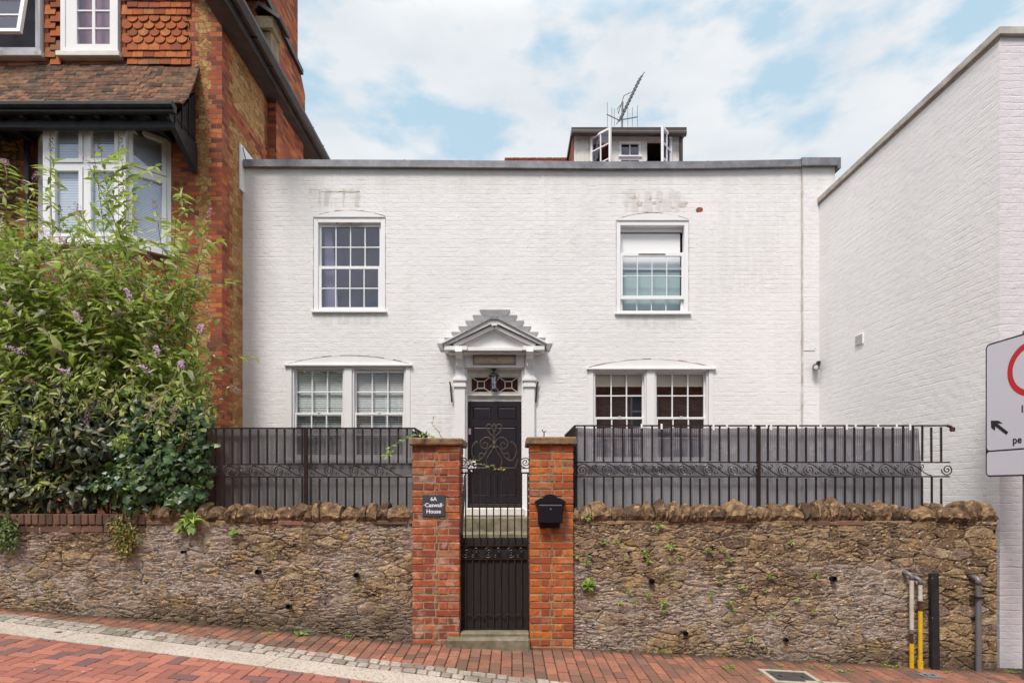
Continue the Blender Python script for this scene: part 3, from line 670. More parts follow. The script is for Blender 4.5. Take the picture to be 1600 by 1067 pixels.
# letterbox on the right pier
yl = 5.61-.13
t = thing('letterbox', 'black metal letterbox with curved top on the right brick pillar', 'letterbox', P(861, 817, 5.6))
def LP(px, py, y=yl): a = P(px, py, y); return (a[0], a[2])
b = MB(); b.prism_y([LP(841, 817), LP(879, 817), LP(881, 786), LP(840, 786)], yl+.012, 5.61); part('body', b, M['gloss_black'], t)
b = MB(); arc = [LP(836, 786), LP(884, 786), LP(884, 783), LP(875, 778)]
for i in range(9): a = math.pi*(i/8); arc.append(LP(860+11*math.cos(a), 778-6*math.sin(a)))
arc += [LP(845, 778), LP(836, 783)]
b.prism_y(arc, yl-.004, 5.605); part('hood', b, M['gloss_black'], t)
b = MB(); b.prism_y([LP(842, 816), LP(878, 816), LP(880, 790), LP(840, 790)], yl+.0, yl+.011); l = part('door', b, M['gloss_black'], t)
b = MB(); b.box(PX(842, yl), PX(878, yl), yl-.003, yl-.001, PZ(789.5, yl)-.002, PZ(788, yl)); part('flap_edge', b, M['grey_metal'], t)
b = MB(); b.tube([P(860.5, 795, yl-.008), P(860.5, 795, yl+.001)], .009, 12); part('lock', b, M['grey_metal'], l)
b = MB(); b.box(PX(844, yl), PX(876, yl), 5.58, 5.62, PZ(826, yl), PZ(817.5, yl)); part('bracket', b, M['gloss_black'], t)

# ------------------------------------------------------------------ garden steps
t = thing('garden_steps', 'worn stone steps climbing from the gate to the black front door', 'steps', (-.2, 7.5, 0))
zs = [1.115, .90, .72, .54, .36, .18]; yf = [8.72, 8.3, 7.85, 7.4, 6.95, 6.5]
for z, y in zip(zs, yf):
    b = MB(); b.cbox(-.85, .5, y, y+.50 if z < 1 else 9.3, z-.24, z, .014, .003); part('step', b, M['stone_step'], t)
b = MB(); b.box(-1.03, -.86, 6.12, 9.28, -.1, 1.1); part('side_wall', b, M['paint_old'], t)
b = MB(); b.box(.51, .68, 6.12, 9.28, -.1, 1.1); part('side_wall', b, M['paint_old'], t)

# ------------------------------------------------------------------ white house
YF = 9.3
def FX(px): return PX(px, YF)
def FZ(py): return PZ(py, YF)
house = thing('white_house', 'two storey painted brick house with parapet and black front door behind the garden wall', 'house', (0, YF, 1.0))
def wall_holes(mb, x0, x1, z0, z1, holes, y0, y1, axis='X'):
    xs = sorted({x0, x1, *[h[0] for h in holes], *[h[1] for h in holes]}); zs = sorted({z0, z1, *[h[2] for h in holes], *[h[3] for h in holes]})
    def inh(a, b): return any(h[0] < a < h[1] and h[2] < b < h[3] for h in holes)
    def V(x, y, z): return (x, y, z) if axis == 'X' else (y, x, z)
    for i in range(len(xs)-1):
        for j in range(len(zs)-1):
            if inh((xs[i]+xs[i+1])/2, (zs[j]+zs[j+1])/2): continue
            a, b, c, d_ = xs[i], xs[i+1], zs[j], zs[j+1]
            mb.quad(V(a,y0,c), V(b,y0,c), V(b,y0,d_), V(a,y0,d_)); mb.quad(V(a,y1,c), V(a,y1,d_), V(b,y1,d_), V(b,y1,c))
    def rim(a, b, c, d_):
        mb.quad(V(a,y0,c), V(a,y1,c), V(b,y1,c), V(b,y0,c)); mb.quad(V(a,y0,d_), V(b,y0,d_), V(b,y1,d_), V(a,y1,d_))
        mb.quad(V(a,y0,c), V(a,y0,d_), V(a,y1,d_), V(a,y1,c)); mb.quad(V(b,y0,c), V(b,y1,c), V(b,y1,d_), V(b,y0,d_))
    rim(x0, x1, z0, z1)
    for h in holes: rim(*h)
UL = (FX(490), FX(602), FZ(486), FZ(339)); UR = (FX(963), FX(1076), FZ(489), FZ(344))
LLa = (FX(456), FX(538), FZ(718), FZ(573)); LLb = (FX(550), FX(634), FZ(718), FZ(573))
LRa = (FX(927), FX(1010), FZ(722), FZ(578)); LRb = (FX(1023), FX(1107), FZ(722), FZ(578))
DR = (FX(730), FX(815), .9, FZ(575))
mb = MB(); wall_holes(mb, -4.5, FX(1252.5), .2, FZ(262), [UL, UR, LLa, LLb, LRa, LRb, DR], YF, YF+.26)
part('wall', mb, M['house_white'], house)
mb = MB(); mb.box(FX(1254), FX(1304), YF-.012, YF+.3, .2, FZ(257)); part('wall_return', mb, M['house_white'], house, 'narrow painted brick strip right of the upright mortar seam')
mb = MB(); 
z = .9
while z < 6.95:
    h = random.uniform(.1, .3); mb.box(FX(1253)-.012-random.uniform(0,.008), FX(1253)+.012+random.uniform(0,.006), YF-.017, YF-.002, z, z+h); z += h
M['seam'] = simple('seam', (.40, .35, .31), .9, dirt=(.62, .60, .58), dscale=3.5, bscale=40, bstr=.8); part('seam', mb, M['seam'], house)
mb = MB(); mb.box(-4.5, FX(1304), YF+.3, YF+5.5, .2, 6.85); part('body', mb, M['paint_old'], house)
# lead capping, in lengths, slightly sagging
mb = MB(); js = [380, 484, 632, 735, 841, 922, 1010, 1106, 1251]; top = lambda px: np.interp(px, [380, 640, 940, 1100, 1251], [249, 250, 252.5, 252, 249])
for a, b in zip(js[:-1], js[1:]):
    n = 4
    for i in range(n):
        p, q = a+(b-a)*i/n, a+(b-a)*(i+1)/n; g_ = .003 if i == n-1 else 0
        x0, x1 = PX(p, YF-.07), PX(q, YF-.07)-g_; t0, t1 = PZ(top(p), YF-.07), PZ(top(q), YF-.07)
        mb.hexa([(x0,YF-.07,t0-.115),(x1,YF-.07,t1-.115),(x1,YF+.36,t1-.115),(x0,YF+.36,t0-.115),(x0,YF-.07,t0),(x1,YF-.07,t1),(x1,YF+.36,t1+.02),(x0,YF+.36,t0+.02)])
    x1 = PX(b, YF-.07); t1 = PZ(top(b), YF-.07); mb.box(x1-.012, x1+.008, YF-.074, YF+.3, t1-.118, t1+.006)
x0, x1 = PX(1253, YF-.09), PX(1314, YF-.09); mb.box(x0, x1, YF-.09, YF+.45, PZ(258, YF-.09), PZ(246, YF-.09)); mb.box(x1-.05, x1, YF-.09, YF+.45, PZ(263, YF-.09), PZ(258, YF-.09))
part('parapet_capping', mb, M['lead'], house)
mb = MB(); mb.box(-4.5, FX(1252), YF-.03, YF+.25, FZ(264), FZ(260.5)); M['bed'] = simple('cap_bedding', (.36, .28, .20), .9, dirt=(.20, .15, .11), dscale=12); part('capping_bed', mb, M['bed'], house)
# red tiled roof behind the parapet
mb = MB()
for i in range(20):
    y0 = 9.9+i*.075; z0 = 6.9+i*.072
    x = -.15
    while x < 3.0: mb.cbox(x, x+.158, y0, y0+.13, z0, z0+.02, .003, .002); x += .162
mb.box(-.15, 3.0, 11.4, 13, 6.9, 8.3); 
rf = part('roof', mb, M['tile_red'], house)

def arc_pts(x0, x1, z0, rise, n=14):
    return [(x0+(x1-x0)*i/n, z0+rise*(1-(2*i/n-1)**2)) for i in range(n+1)]
def glazing(w, x0, x1, z0, z1, cols, rows, y, name, fr=.045, glass='glass', bar=.016, top=None, bot=None, mat='paint', ft=.04):
    """a sash: frame + bars, pane as sibling sub-part"""
    mb = MB(); top = fr if top is None else top; bot = fr if bot is None else bot
    mb.cbox(x0, x0+fr, y, y+ft, z0, z1, .003); mb.cbox(x1-fr, x1, y, y+ft, z0, z1, .003)
    mb.cbox(x0+fr, x1-fr, y, y+ft, z0, z0+bot, .003); mb.cbox(x0+fr, x1-fr, y, y+ft, z1-top, z1, .003)
    gx0, gx1, gz0, gz1 = x0+fr, x1-fr, z0+bot, z1-top
    for i in range(1, cols): x = gx0+(gx1-gx0)*i/cols; mb.cbox(x-bar/2, x+bar/2, y+.006, y+ft-.006, gz0, gz1, .002)
    for j in range(1, rows): z = gz0+(gz1-gz0)*j/rows; mb.cbox(gx0, gx1, y+.008, y+ft-.008, z-bar/2, z+bar/2, .002)
    part(name, mb, M[mat], w)
    p = MB(); p.quad((gx0-.005, y+ft*.55, gz0-.005), (gx1+.005, y+ft*.55, gz0-.005), (gx1+.005, y+ft*.55, gz1+.005), (gx0-.005, y+ft*.55, gz1+.005))
    part('pane', p, M[glass], w, recalc=False)
def room(w, x0, x1, z0, z1, y0, d=.9, mat='room'):
    mb = MB(); mb.quad((x0,y0+d,z0),(x1,y0+d,z0),(x1,y0+d,z1),(x0,y0+d,z1)); mb.quad((x0,y0,z0),(x0,y0+d,z0),(x0,y0+d,z1),(x0,y0,z1)); mb.quad((x1,y0,z0),(x1,y0,z1),(x1,y0+d,z1),(x1,y0+d,z0))
    mb.quad((x0,y0,z0),(x1,y0,z0),(x1,y0+d,z0),(x0,y0+d,z0)); mb.quad((x0,y0,z1),(x0,y0+d,z1),(x1,y0+d,z1),(x1,y0,z1)); part('room_interior', mb, M[mat], w, recalc=False)
def arch_fill(w, x0, x1, z, rise, y):
    mb = MB(); pts = arc_pts(x0, x1, z, rise); mb.prism_y(pts+[(x1, z-.01), (x0, z-.01)], y-.018, y+.02); part('arch_board', mb, M['paint'], w)
    mb = MB(); 
    for (a, za), (b, zb) in zip(pts[:-1], pts[1:]):
        r = random.uniform(.006, .02); mb.hexa([(a,y-.008,za),(b,y-.008,zb),(b,y+.01,zb),(a,y+.01,za),(a,y-.008,za+r),(b,y-.008,zb+r*.9),(b,y+.01,zb+r),(a,y+.01,za+r)])
    part('arch_joint', mb, M['crack'], w)
M['crack'] = simple('crack', (.07, .05, .042), .95, dirt=(.24, .19, .16), dscale=9)
# house body sits behind: rooms are set in the 0.3 m wall depth, so carve them as shallow boxes in front of the body
def upper_window(px, arch, z_meet, kind):
    x0, x1, z0, z1 = px
    name = 'window'; w = MB(); y = YF+.03
    f = .075 if kind == 'closed' else .07
    w.cbox(x0, x0+f, y-.03, y+.09, z0, z1, .004); w.cbox(x1-f, x1, y-.03, y+.09, z0, z1, .004); w.cbox(x0+f, x1-f, y-.03, y+.09, z1-f*1.25, z1, .004); w.cbox(x0+f, x1-f, y-.03, y+.09, z0, z0+.02, .003)
    W_ = part(name, w, M['pvc'], house)
    s = MB(); s.cbox(x0-.03, x1+.03, YF-.045, YF+.03, z0-.035, z0+.002, .006); part('sill', s, M['pvc'], W_)
    arch_fill(W_, x0+.005, x1-.005, z1, arch, YF)
    for X_ in (x0-.003, x1+.003):
        jx = MB(); n = 18; b0 = 0
        for i in range(n+1):
            z = z0+(z1-z0)*i/n; h = random.uniform(.0005, .004); jx.v += [(X_-h, YF-.0035, z), (X_+h, YF-.0035, z)]
        jx.f = [(2*i, 2*i+1, 2*i+3, 2*i+2) for i in range(n)]
        part('frame_joint', jx, M['crack'], W_, recalc=False)
    return W_, x0+f, x1-f, z0+.02, z1-f*1.25
W1, a, b, c, d_ = upper_window(UL, FZ(330)-FZ(339), 0, 'closed')
zm = FZ(417)
glazing(W1, a, b, zm-.03, d_, 4, 2, YF+.055, 'upper_sash', .035, 'glass_sky', .018, top=.05, bot=.045, mat='pvc')
glazing(W1, a, b, c, zm+.02, 4, 2, YF+.02, 'lower_sash', .05, 'glass_sky', .018, top=.05, bot=.05, mat='pvc', ft=.035)
mb = MB(); mb.box(FX(525), FX(564), YF-.004, YF+.0, FZ(350), FZ(348)); part('vent_slot', mb, M['crack'], W1)
cu = MB(); n = 26; xa, xb = FX(502), FX(524)
pts = [(xa+(xb-xa)*i/n, YF+.16+.018*math.sin(i*1.3)) for i in range(n+1)]
for (p, q), (r, s) in zip(pts[:-1], pts[1:]): cu.quad((p, q, FZ(484)), (r, s, FZ(484)), (r-(r-xa)*.5, s, FZ(350)), (p-(p-xa)*.5, q, FZ(350)))
part('curtain', cu, M['curtain'], W1, recalc=False)
cu = MB(); pts = [(FX(592)+.10*i/8, YF+.16+.012*math.sin(i*1.5)) for i in range(9)]
for (p, q), (r, s) in zip(pts[:-1], pts[1:]): cu.quad((p, q, FZ(484)), (r, s, FZ(484)), (r, s, FZ(350)), (p, q, FZ(350)))
part('curtain', cu, M['curtain'], W1, recalc=False)
rm = MB(); rm.quad((UL[0], YF+.255, UL[2]), (UL[1], YF+.255, UL[2]), (UL[1], YF+.255, UL[3]), (UL[0], YF+.255, UL[3])); part('room_interior', rm, M['room'], W1, recalc=False)
W2, a, b, c, d_ = upper_window(UR, FZ(334)-FZ(344), 0, 'open')
glazing(W2, a, b, FZ(467), FZ(394), 4, 2, YF+.015, 'lowered_sash', .04, 'glass_clear', .012, top=.06, bot=.055, mat='pvc', ft=.04)
glazing(W2, a, b, c, FZ(460), 4, 1, YF+.062, 'lower_sash', .045, 'glass_clear', .012, top=.03, bot=.035, mat='pvc', ft=.03)
mb = MB(); mb.box(FX(998), FX(1040), YF+.008, YF+.014, FZ(397.5), FZ(396)); part('vent_slot', mb, M['crack'], W2)
mb = MB(); mb.box(a+.005, b-.035, YF+.13, YF+.135, FZ(394)-.2, FZ(360)); mb.box(a, b, YF+.125, YF+.14, FZ(417), FZ(413)); mb.box(a, b, YF+.10, YF+.16, FZ(358), d_); part('roller_blind', mb, M['blind_white'] if 'blind_white' in M else M['pvc'], W2)
mb = MB(); mb.box(a, b-.03, YF+.155, YF+.16, c, FZ(394)); M['tint'] = simple('pale_green_blind', (.46, .56, .54), .7); part('inner_blind', mb, M['tint'], W2)
rm = MB(); rm.quad((UR[0], YF+.255, UR[2]), (UR[1], YF+.255, UR[2]), (UR[1], YF+.255, UR[3]), (UR[0], YF+.255, UR[3])); part('room_interior', rm, M['room'], W2, recalc=False)

def lower_window(ha, hb, px_l, px_r, headpy, arch_top, meet, blind, lab):
    w = MB(); y = YF+.0
    xl, xr = FX(px_l), FX(px_r); zt = ha[3]; zb = ha[2]
    w.cbox(xl, ha[0], YF-.012, YF+.12, zb, zt, .003); w.cbox(hb[1], xr, YF-.012, YF+.12, zb, zt, .003); w.cbox(ha[1], hb[0], YF-.010, YF+.12, zb, zt, .003); w.box(xl, xr, YF-.004, YF+.118, zt-.001, zt+.03)
    W_ = part('window', w, M['paint'], house, lab)
    s = MB(); s.cbox(xl-.04, xr+.04, YF-.055, YF+.01, FZ(headpy)-.012, FZ(headpy)+.022, .006); part('head_moulding', s, M['paint'], W_)
    arch_fill(W_, xl-.01, xr+.01, FZ(headpy)+.02, arch_top, YF)
    s = MB(); s.cbox(xl-.04, xr+.04, YF-.07, YF+.03, zb-.06, zb, .006); part('sill', s, M['paint'], W_)
    for h in (ha, hb):
        x0, x1 = h[0], h[1]; zm = FZ(meet)
        o = MB(); o.frame_rect(x0, x1, zb, zt, .028, YF+.012, YF+.11); part('sash_box', o, M['paint'], W_)
        glazing(W_, x0+.028, x1-.028, zm-.02, zt-.028, 3, 2, YF+.075, 'upper_sash', .026, 'glass', .02, top=.03, bot=.04)
        glazing(W_, x0+.028, x1-.028, zb+.028, zm+.016, 3, 2, YF+.035, 'lower_sash', .034, 'glass', .02, top=.036, bot=.06)
        l = MB(); l.tube([((x0+x1)/2-.018, YF+.03, zm+.02), ((x0+x1)/2+.018, YF+.03, zm+.02)], .008, 8); part('sash_lock', l, M['paint'], W_)
        if blind == 'slats':
            b_ = MB(); z = zb+.05
            while z < zt-.06: q_ = .0265 if z > zm+.12 else .017; b_.hexa([(x0+.05,YF+.135,z),(x1-.05,YF+.135,z),(x1-.05,YF+.142,z+q_),(x0+.05,YF+.142,z+q_),(x0+.05,YF+.133,z+.001),(x1-.05,YF+.133,z+.001),(x1-.05,YF+.14,z+q_+.001),(x0+.05,YF+.14,z+q_+.001)]); z += .030
            part('slatted_blind', b_, M['blind'], W_)
            b_ = MB()
            for xx in (x0+.2, x1-.2): b_.box(xx-.002, xx+.002, YF+.128, YF+.131, zb+.05, zt-.06)
            part('blind_cord', b_, M['blind'], W_)
        else:
            b_ = MB(); b_.box(x0+.04, x1-.04, YF+.125, YF+.13, FZ(602), zt-.03); part('roller_blind', b_, M['cream'], W_)
        rm = MB(); rm.quad((x0, YF+.255, zb), (x1, YF+.255, zb), (x1, YF+.255, zt), (x0, YF+.255, zt)); part('room_interior', rm, M['room'], W_, recalc=False)
    return W_
lower_window(LLa, LLb, 449, 641, 571.5, .14, 646, 'slats', None)
lower_window(LRa, LRb, 920, 1114, 577, .14, 652.5, 'roller', None)
# flaked plaster patches above the right upper window, and a bare brick
def flake(cx, cy, w, h, mat, lab='plaster_patch', yy=YF-.0035, n=13):
    mb = MB(); ph = random.uniform(0, 6); pts = []
    for i in range(n): a = 2*math.pi*i/n; r = random.uniform(.55, 1.0); pts.append((FX(cx+w/2*r*math.cos(a)), FZ(cy+h/2*r*math.sin(a))))
    mb.prism_y(pts, yy, YF+.01); part(lab, mb, M[mat], house)
M['bare'] = simple('bare_render', (.45, .34, .28), .9, dirt=(.70, .66, .62), dscale=16, bscale=40, bstr=.6); M['bare_brick'] = simple('bare_brick', (.33, .10, .05), .9, dirt=(.16, .06, .04), dscale=20, bscale=40, bstr=.8)
M['stain'] = simple('grey_stain', (.64, .62, .60), .8, dirt=(.76, .745, .74), dscale=7); M['moss'] = simple('moss_line', (.40, .36, .27), .9, dirt=(.66, .64, .60), dscale=18)
flake(1092, 328, 15, 9, 'bare_brick')
for q in ((999, 318, 11, 12), (1016, 309, 6, 9), (1022, 317, 9, 6), (1066, 320, 15, 10), (1052, 324, 8, 5), (1032, 313, 6, 9), (1010, 331, 9, 3), (1030, 333, 12, 3), (990, 308, 10, 7), (1072, 317, 7, 6)): flake(*q, 'bare', n=17)
flake(547, 299.5, 40, 3, 'moss', n=19); flake(520, 299.5, 42, 3, 'moss', n=19)

# ------------------------------------------------------------------ doorcase
pilL, pilR = (FX(711), FX(727)), (FX(819), FX(835))
for (a, b) in (pilL, pilR):
    mb = MB(); mb.cbox(a, b, YF-.07, YF+.02, 1.0, FZ(606), .004)
    mb.cbox(a-.02, b+.02, YF-.095, YF+.02, FZ(606)+.001, FZ(601), .004); mb.cbox(a-.008, b+.008, YF-.08, YF+.02, FZ(601)+.001, FZ(596.5), .003); mb.cbox(a-.03, b+.03, YF-.105, YF+.02, FZ(596.5)+.001, FZ(592), .005)
    mb.cbox(a-.01, b+.01, YF-.085, YF+.02, FZ(592)+.001, FZ(589), .003); mb.cbox(a+.005, b-.005, YF-.055, YF+.02, FZ(589)+.001, FZ(551), .003)
    mb.cbox(a-.02, b+.02, YF-.095, YF+.02, 1.0, 1.22, .006); part('pilaster', mb, M['paint'], house)
    cxm = (a+b)/2
    mb = MB(); prof = [(YF-.06, FZ(551)), (YF-.30, FZ(551)), (YF-.31, FZ(556)), (YF-.26, FZ(562)), (YF-.16, FZ(565)), (YF-.13, FZ(572)), (YF-.06, FZ(577))]
    mb.prism_x(prof, cxm-.055, cxm+.055); 
    for dx in (-.035, 0, .035): mb.box(cxm+dx-.008, cxm+dx+.008, YF-.14, YF-.055, FZ(574), FZ(566))
    part('console_bracket', mb, M['paint'], house)
zl, za = PZ(550, YF-.35), PZ(497, YF-.35)   # cornice level and pediment apex
xc = FX(773); yo = YF-.27
mb = MB(); mb.cbox(FX(727), FX(819), YF-.05, YF+.02, FZ(575), FZ(551), .004); part('frieze_board', mb, M['paint'], house)
mb = MB(); xl, xr = PX(694, yo), PX(851, yo)
zc0, zc1 = PZ(547, yo), PZ(540.5, yo)
mb.cbox(xl, PX(730, yo), yo, YF, zc0, zc1, .006); mb.cbox(PX(816, yo), xr, yo, YF, zc0, zc1, .006); mb.cbox(PX(730, yo)+.001, PX(816, yo)-.001, yo+.03, YF, zc0-.003, zc1-.012, .006)
mb.cbox(xl+.06, xr-.06, yo+.09, YF, zc0-.03, zc0-.004, .004)
part('cornice', mb, M['paint'], house)
mb = MB(); x = xl+.10
while x < xr-.12: mb.box(x, x+.018, yo+.06, yo+.09, zc0-.026, zc0-.006); x += .036
part('dentils', mb, M['paint_old'], house)
# raking cornices
ax, az = xc, PZ(498, yo)
def rake(mb, xa, za_, xb, zb_, t, y0, y1):
    d = Vector((xb-xa, 0, zb_-za_)).normalized(); nrm = Vector((-d.z, 0, d.x)); 
    if nrm.z < 0: nrm = -nrm
    a, b = Vector((xa, 0, za_)), Vector((xb, 0, zb_)); q = [a, b, b+nrm*t, a+nrm*t]
    mb.prism_y([(p.x, p.z) for p in q], y0, y1)
mb = MB()
rake(mb, xl+.0, zc1-.0, ax, az-.055, .075, yo, YF); rake(mb, xr, zc1, ax, az-.055, .075, yo+.001, YF)
rake(mb, xl+.16, zc1+.0, ax, az-.135, .05, yo+.05, YF); rake(mb, xr-.16, zc1, ax, az-.135, .05, yo+.051, YF)
mb.prism_y([(ax-.05, az-.105), (ax+.05, az-.105), (ax+.05, az-.02), (ax, az+.018), (ax-.05, az-.02)], yo+.002, YF); part('raking_cornice', mb, M['paint'], house)
mb = MB()
for sx, xs_ in ((1, xl), (-1, xr)):
    A = Vector((xs_+sx*.30, 0, zc1+.02)); B = Vector((ax, 0, az-.15)); n = 22
    for i in range(n): p = A.lerp(B, (i+.5)/n); mb.box(p.x-.008, p.x+.008, yo+.10, yo+.13, p.z-.012, p.z+.012)
part('dentils', mb, M['paint_old'], house)
mb = MB(); mb.prism_y([(xl+.12, zc1-.01), (xr-.12, zc1-.01), (ax, az-.14)], YF-.12, YF-.02); part('tympanum', mb, M['paint'], house)
# lead roof of the porch with stepped flashing on the wall
mb = MB()
for xs_, sx in ((xl-.02, 1), (xr+.02, -1)):
    d = Vector((ax-xs_, 0, az+.035-(zc1+.045))).normalized()
    rake(mb, xs_-sx*.015, zc1+.02, ax+sx*.001, az+.022, .014, yo-.03, YF)
mb.prism_y([(ax-.06, az-.012), (ax+.06, az-.012), (ax+.012, az+.038), (ax-.012, az+.038)], yo-.028, YF); part('porch_roof', mb, M['lead_light'], house)
mb = MB(); n = 7; zt_, zbm = FZ(485.5), FZ(541)
for sx in (-1, 1):
    xo = FX(683) if sx < 0 else FX(863)
    for i in range(n):
        u0, u1 = i/n, (i+1)/n
        xa = xo+(xc-xo)*u0*.86; xb = xo+(xc-xo)*min(1, u1*.86+.20) ; zz = PZ(536.5, YF)+(FZ(484)-PZ(536.5, YF))*u0*1.165
        zz = min(zz, FZ(484.5))
        ye = YF-.012-.002*i-(.0007 if sx > 0 else 0)
        base = [(xa, zz), (xb if i < n-1 else xc, zz), (xb if i < n-1 else xc, zz-.12), (xa+(-sx)*.055, zz-.10 if i else zz-.13)]
        mb.prism_y(base, ye, YF+.002)
part('stepped_flashing', mb, M['lead_light'], house)
# name board
mb = MB(); x0, x1, z0, z1 = FX(740), FX(805), FZ(570), FZ(557); mb.cbox(x0, x1, YF-.065, YF-.048, z0, z1, .003); nb = part('name_board', mb, M['nameboard'], house)
mb = MB(); mb.frame_rect(x0-.008, x1+.008, z0-.008, z1+.008, .010, YF-.073, YF-.048); part('frame', mb, M['crack'], nb)
mb = MB(); add_text(mb, 'CASWALL HOUSE', .10, Matrix.Translation(((x0+x1)/2, YF-.067, (z0+z1)/2)) @ Rt, .001, sx=.78); part('lettering', mb, M['gold'], nb, recalc=False)
# door, fanlight
yd = YF+.14
mb = MB(); mb.box(FX(730), FX(815), yd-.001, yd+.1, FZ(625)+.0, FZ(613)); mb.cbox(FX(730), FX(815), yd-.05, yd, FZ(617), FZ(613.5), .004)
x = FX(731)
while x < FX(813): mb.box(x, x+.014, yd-.03, yd, FZ(619.5), FZ(617.3)); x += .028
mb.cbox(FX(730), FX(734), yd-.04, yd+.1, FZ(613), FZ(575), .003); mb.cbox(FX(811), FX(815), yd-.04, yd+.1, FZ(613), FZ(575), .003); mb.cbox(FX(734), FX(811), yd-.02, yd+.1, FZ(585), FZ(575), .003)
part('transom', mb, M['paint_old'], house)
fl = MB(); fx0, fx1, fz0, fz1 = FX(734), FX(811), FZ(612), FZ(585); yy = yd+.0
fl.frame_rect(fx0, fx1, fz0, fz1, .02, yy, yy+.04)
fan = part('fanlight', fl, M['paint_old'], house)
tr = MB(); H = fz1-fz0-.04; c0 = fz0+.02+H/2
def bar(a, b, r=.0095): tr.tube([(a[0], yy+.015, a[1]), (b[0], yy+.015, b[1])], r, 4)
half = (fx1-fx0)/2; 
for k in (0, 1):
    u0 = fx0+.02 + k*(half-.005); u1 = u0+half-.035; cx = (u0+u1)/2 + (-.03 if k == 0 else .03); s = .058
    lft, rgt = cx-.155, cx+.155
    sq = [(cx-s, c0-s), (cx+s, c0-s), (cx+s, c0+s), (cx-s, c0+s)]
    for i in range(4): bar(sq[i], sq[(i+1)%4], .011)
    bar(sq[0], (lft, fz0+.02)); bar(sq[1], (rgt, fz0+.02)); bar(sq[2], (rgt, fz1-.02)); bar(sq[3], (lft, fz1-.02))
    px_ = cx+(.245 if k == 0 else -.245)
    bar((rgt if k == 0 else lft, fz1-.02), (px_, c0)); bar((rgt if k == 0 else lft, fz0+.02), (px_, c0))
part('tracery', tr, M['paint_old'], fan)
p = MB(); p.quad((fx0+.01, yy+.03, fz0+.01), (fx1-.01, yy+.03, fz0+.01), (fx1-.01, yy+.03, fz1-.01), (fx0+.01, yy+.03, fz1-.01)); part('pane', p, M['fanglass'] if 'fanglass' in M else M['glass'], fan, recalc=False)
p = MB(); p.quad((fx0, yy+.1, fz0), (fx1, yy+.1, fz0), (fx1, yy+.1, fz1), (fx0, yy+.1, fz1)); M['hall'] = simple('hall_dark', (.06, .022, .024), .8); part('hall_interior', p, M['hall'], fan, recalc=False)
mb = MB(); dx0, dx1, dz0, dz1 = FX(731), FX(814), 1.245, FZ(625.5)
mb.cbox(dx0, dx1, yd+.012, yd+.06, dz0, dz1, .004)
st = .0145
panels = [(738, 767, 634, 654), (777, 807, 634, 654), (738, 767, 665, 712), (777, 807, 665, 712), (738, 767, 728, 776), (777, 807, 728, 776)]
xs_ = sorted({dx0, dx1, *[FX(p[0]) for p in panels], *[FX(p[1]) for p in panels]}); 
hs = [(FX(a), FX(b), FZ(d2), FZ(c2)) for a, b, c2, d2 in panels]
wall_holes(mb, dx0, dx1, dz0, dz1, hs, yd-.012, yd+.0125)
door = part('front_door', mb, M['door'], house)
for h in hs:
    q = MB(); x0, x1, z0, z1 = h; e = .03; y1_, y0_ = yd+.008, yd-.010
    q.v += [(x0,y1_,z0),(x1,y1_,z0),(x1,y1_,z1),(x0,y1_,z1),(x0+e,y0_,z0+e),(x1-e,y0_,z0+e),(x1-e,y0_,z1-e),(x0+e,y0_,z1-e)]
    q.f += [(0,1,5,4),(1,2,6,5),(2,3,7,6),(3,0,4,7),(4,5,6,7)]
    part('panel', q, M['door'], door, recalc=False)
q = MB(); q.cbox(FX(731), FX(735), yd-.035, yd-.013, FZ(678), FZ(668), .004); M['label_pink'] = simple('bell_plate', (.55, .38, .36), .5); part('bell_push', q, M['label_pink'], door)
q = MB(); q.cbox(dx0, dx1, yd-.06, yd-.012, dz0, dz0+.06, .01); part('weather_bar', q, M['iron'], door)
mb = MB(); mb.cbox(FX(727), FX(819), YF-.12, YF+.14, 1.12, 1.243, .01); part('threshold', mb, M['paint_old'], house)  # duller paint stands in for the shadow on the threshold
# hooks, lantern
for px in (705, 838.5):
    t = thing('iron_hook', 'short rusty iron wall bracket on the white wall, %s of the doorcase' % ('left' if px < 800 else 'right'), 'bracket', P(px, 612, YF), 'iron brackets beside the doorcase')
    s = 1 if px < 800 else -1; b = MB(); b.tube([(FX(px-s*2), YF-.05, FZ(597)), (FX(px-s*.5), YF-.045, FZ(603)), (FX(px), YF-.05, FZ(612)), (FX(px+s*1.5), YF-.04, FZ(629))], .014, 6); part('bar', b, M['iron'], t)
    b = MB(); b.tube([(FX(px), YF-.045, FZ(606)), (FX(px), YF+.01, FZ(606))], .01, 6); b.tube([(FX(px+s), YF-.045, FZ(622)), (FX(px+s), YF+.01, FZ(622))], .01, 6); part('fixing', b, M['iron_rust'], t)
yl_ = YF+.03; lx, lz = PX(771.5, yl_), PZ(595, yl_)
t = thing('porch_lantern', 'small black glass lantern hanging in the porch above the front door', 'lantern', (lx, yl_, PZ(576, yl_)))
b = MB(); ztop = PZ(577, yl_); b.lathe([(.045, 0), (.05, -.012), (.012, -.02), (.010, -.05)], lx, yl_, 12, ztop); part('ceiling_rose', b, M['iron'], t, smooth=False)
b = MB(); b.lathe([(.015, -.05), (.05, -.065), (.085, -.10), (.09, -.115), (.07, -.12)], lx, yl_, 8, ztop); part('hood', b, M['iron'], t)
b = MB(); b.lathe([(.058, -.12), (.05, -.33)], lx, yl_, 8, ztop); part('glass_body', b, M['glass'], t)
b = MB()
for k in range(8): a = 2*math.pi*k/8; b.tube([(lx+.06*math.cos(a), yl_+.06*math.sin(a), ztop-.12), (lx+.052*math.cos(a), yl_+.052*math.sin(a), ztop-.33)], .004, 4)
for zz in (-.19, -.26): b.tube([(lx+.057*math.cos(2*math.pi*k/16), yl_+.057*math.sin(2*math.pi*k/16), ztop+zz) for k in range(17)], .003, 4)
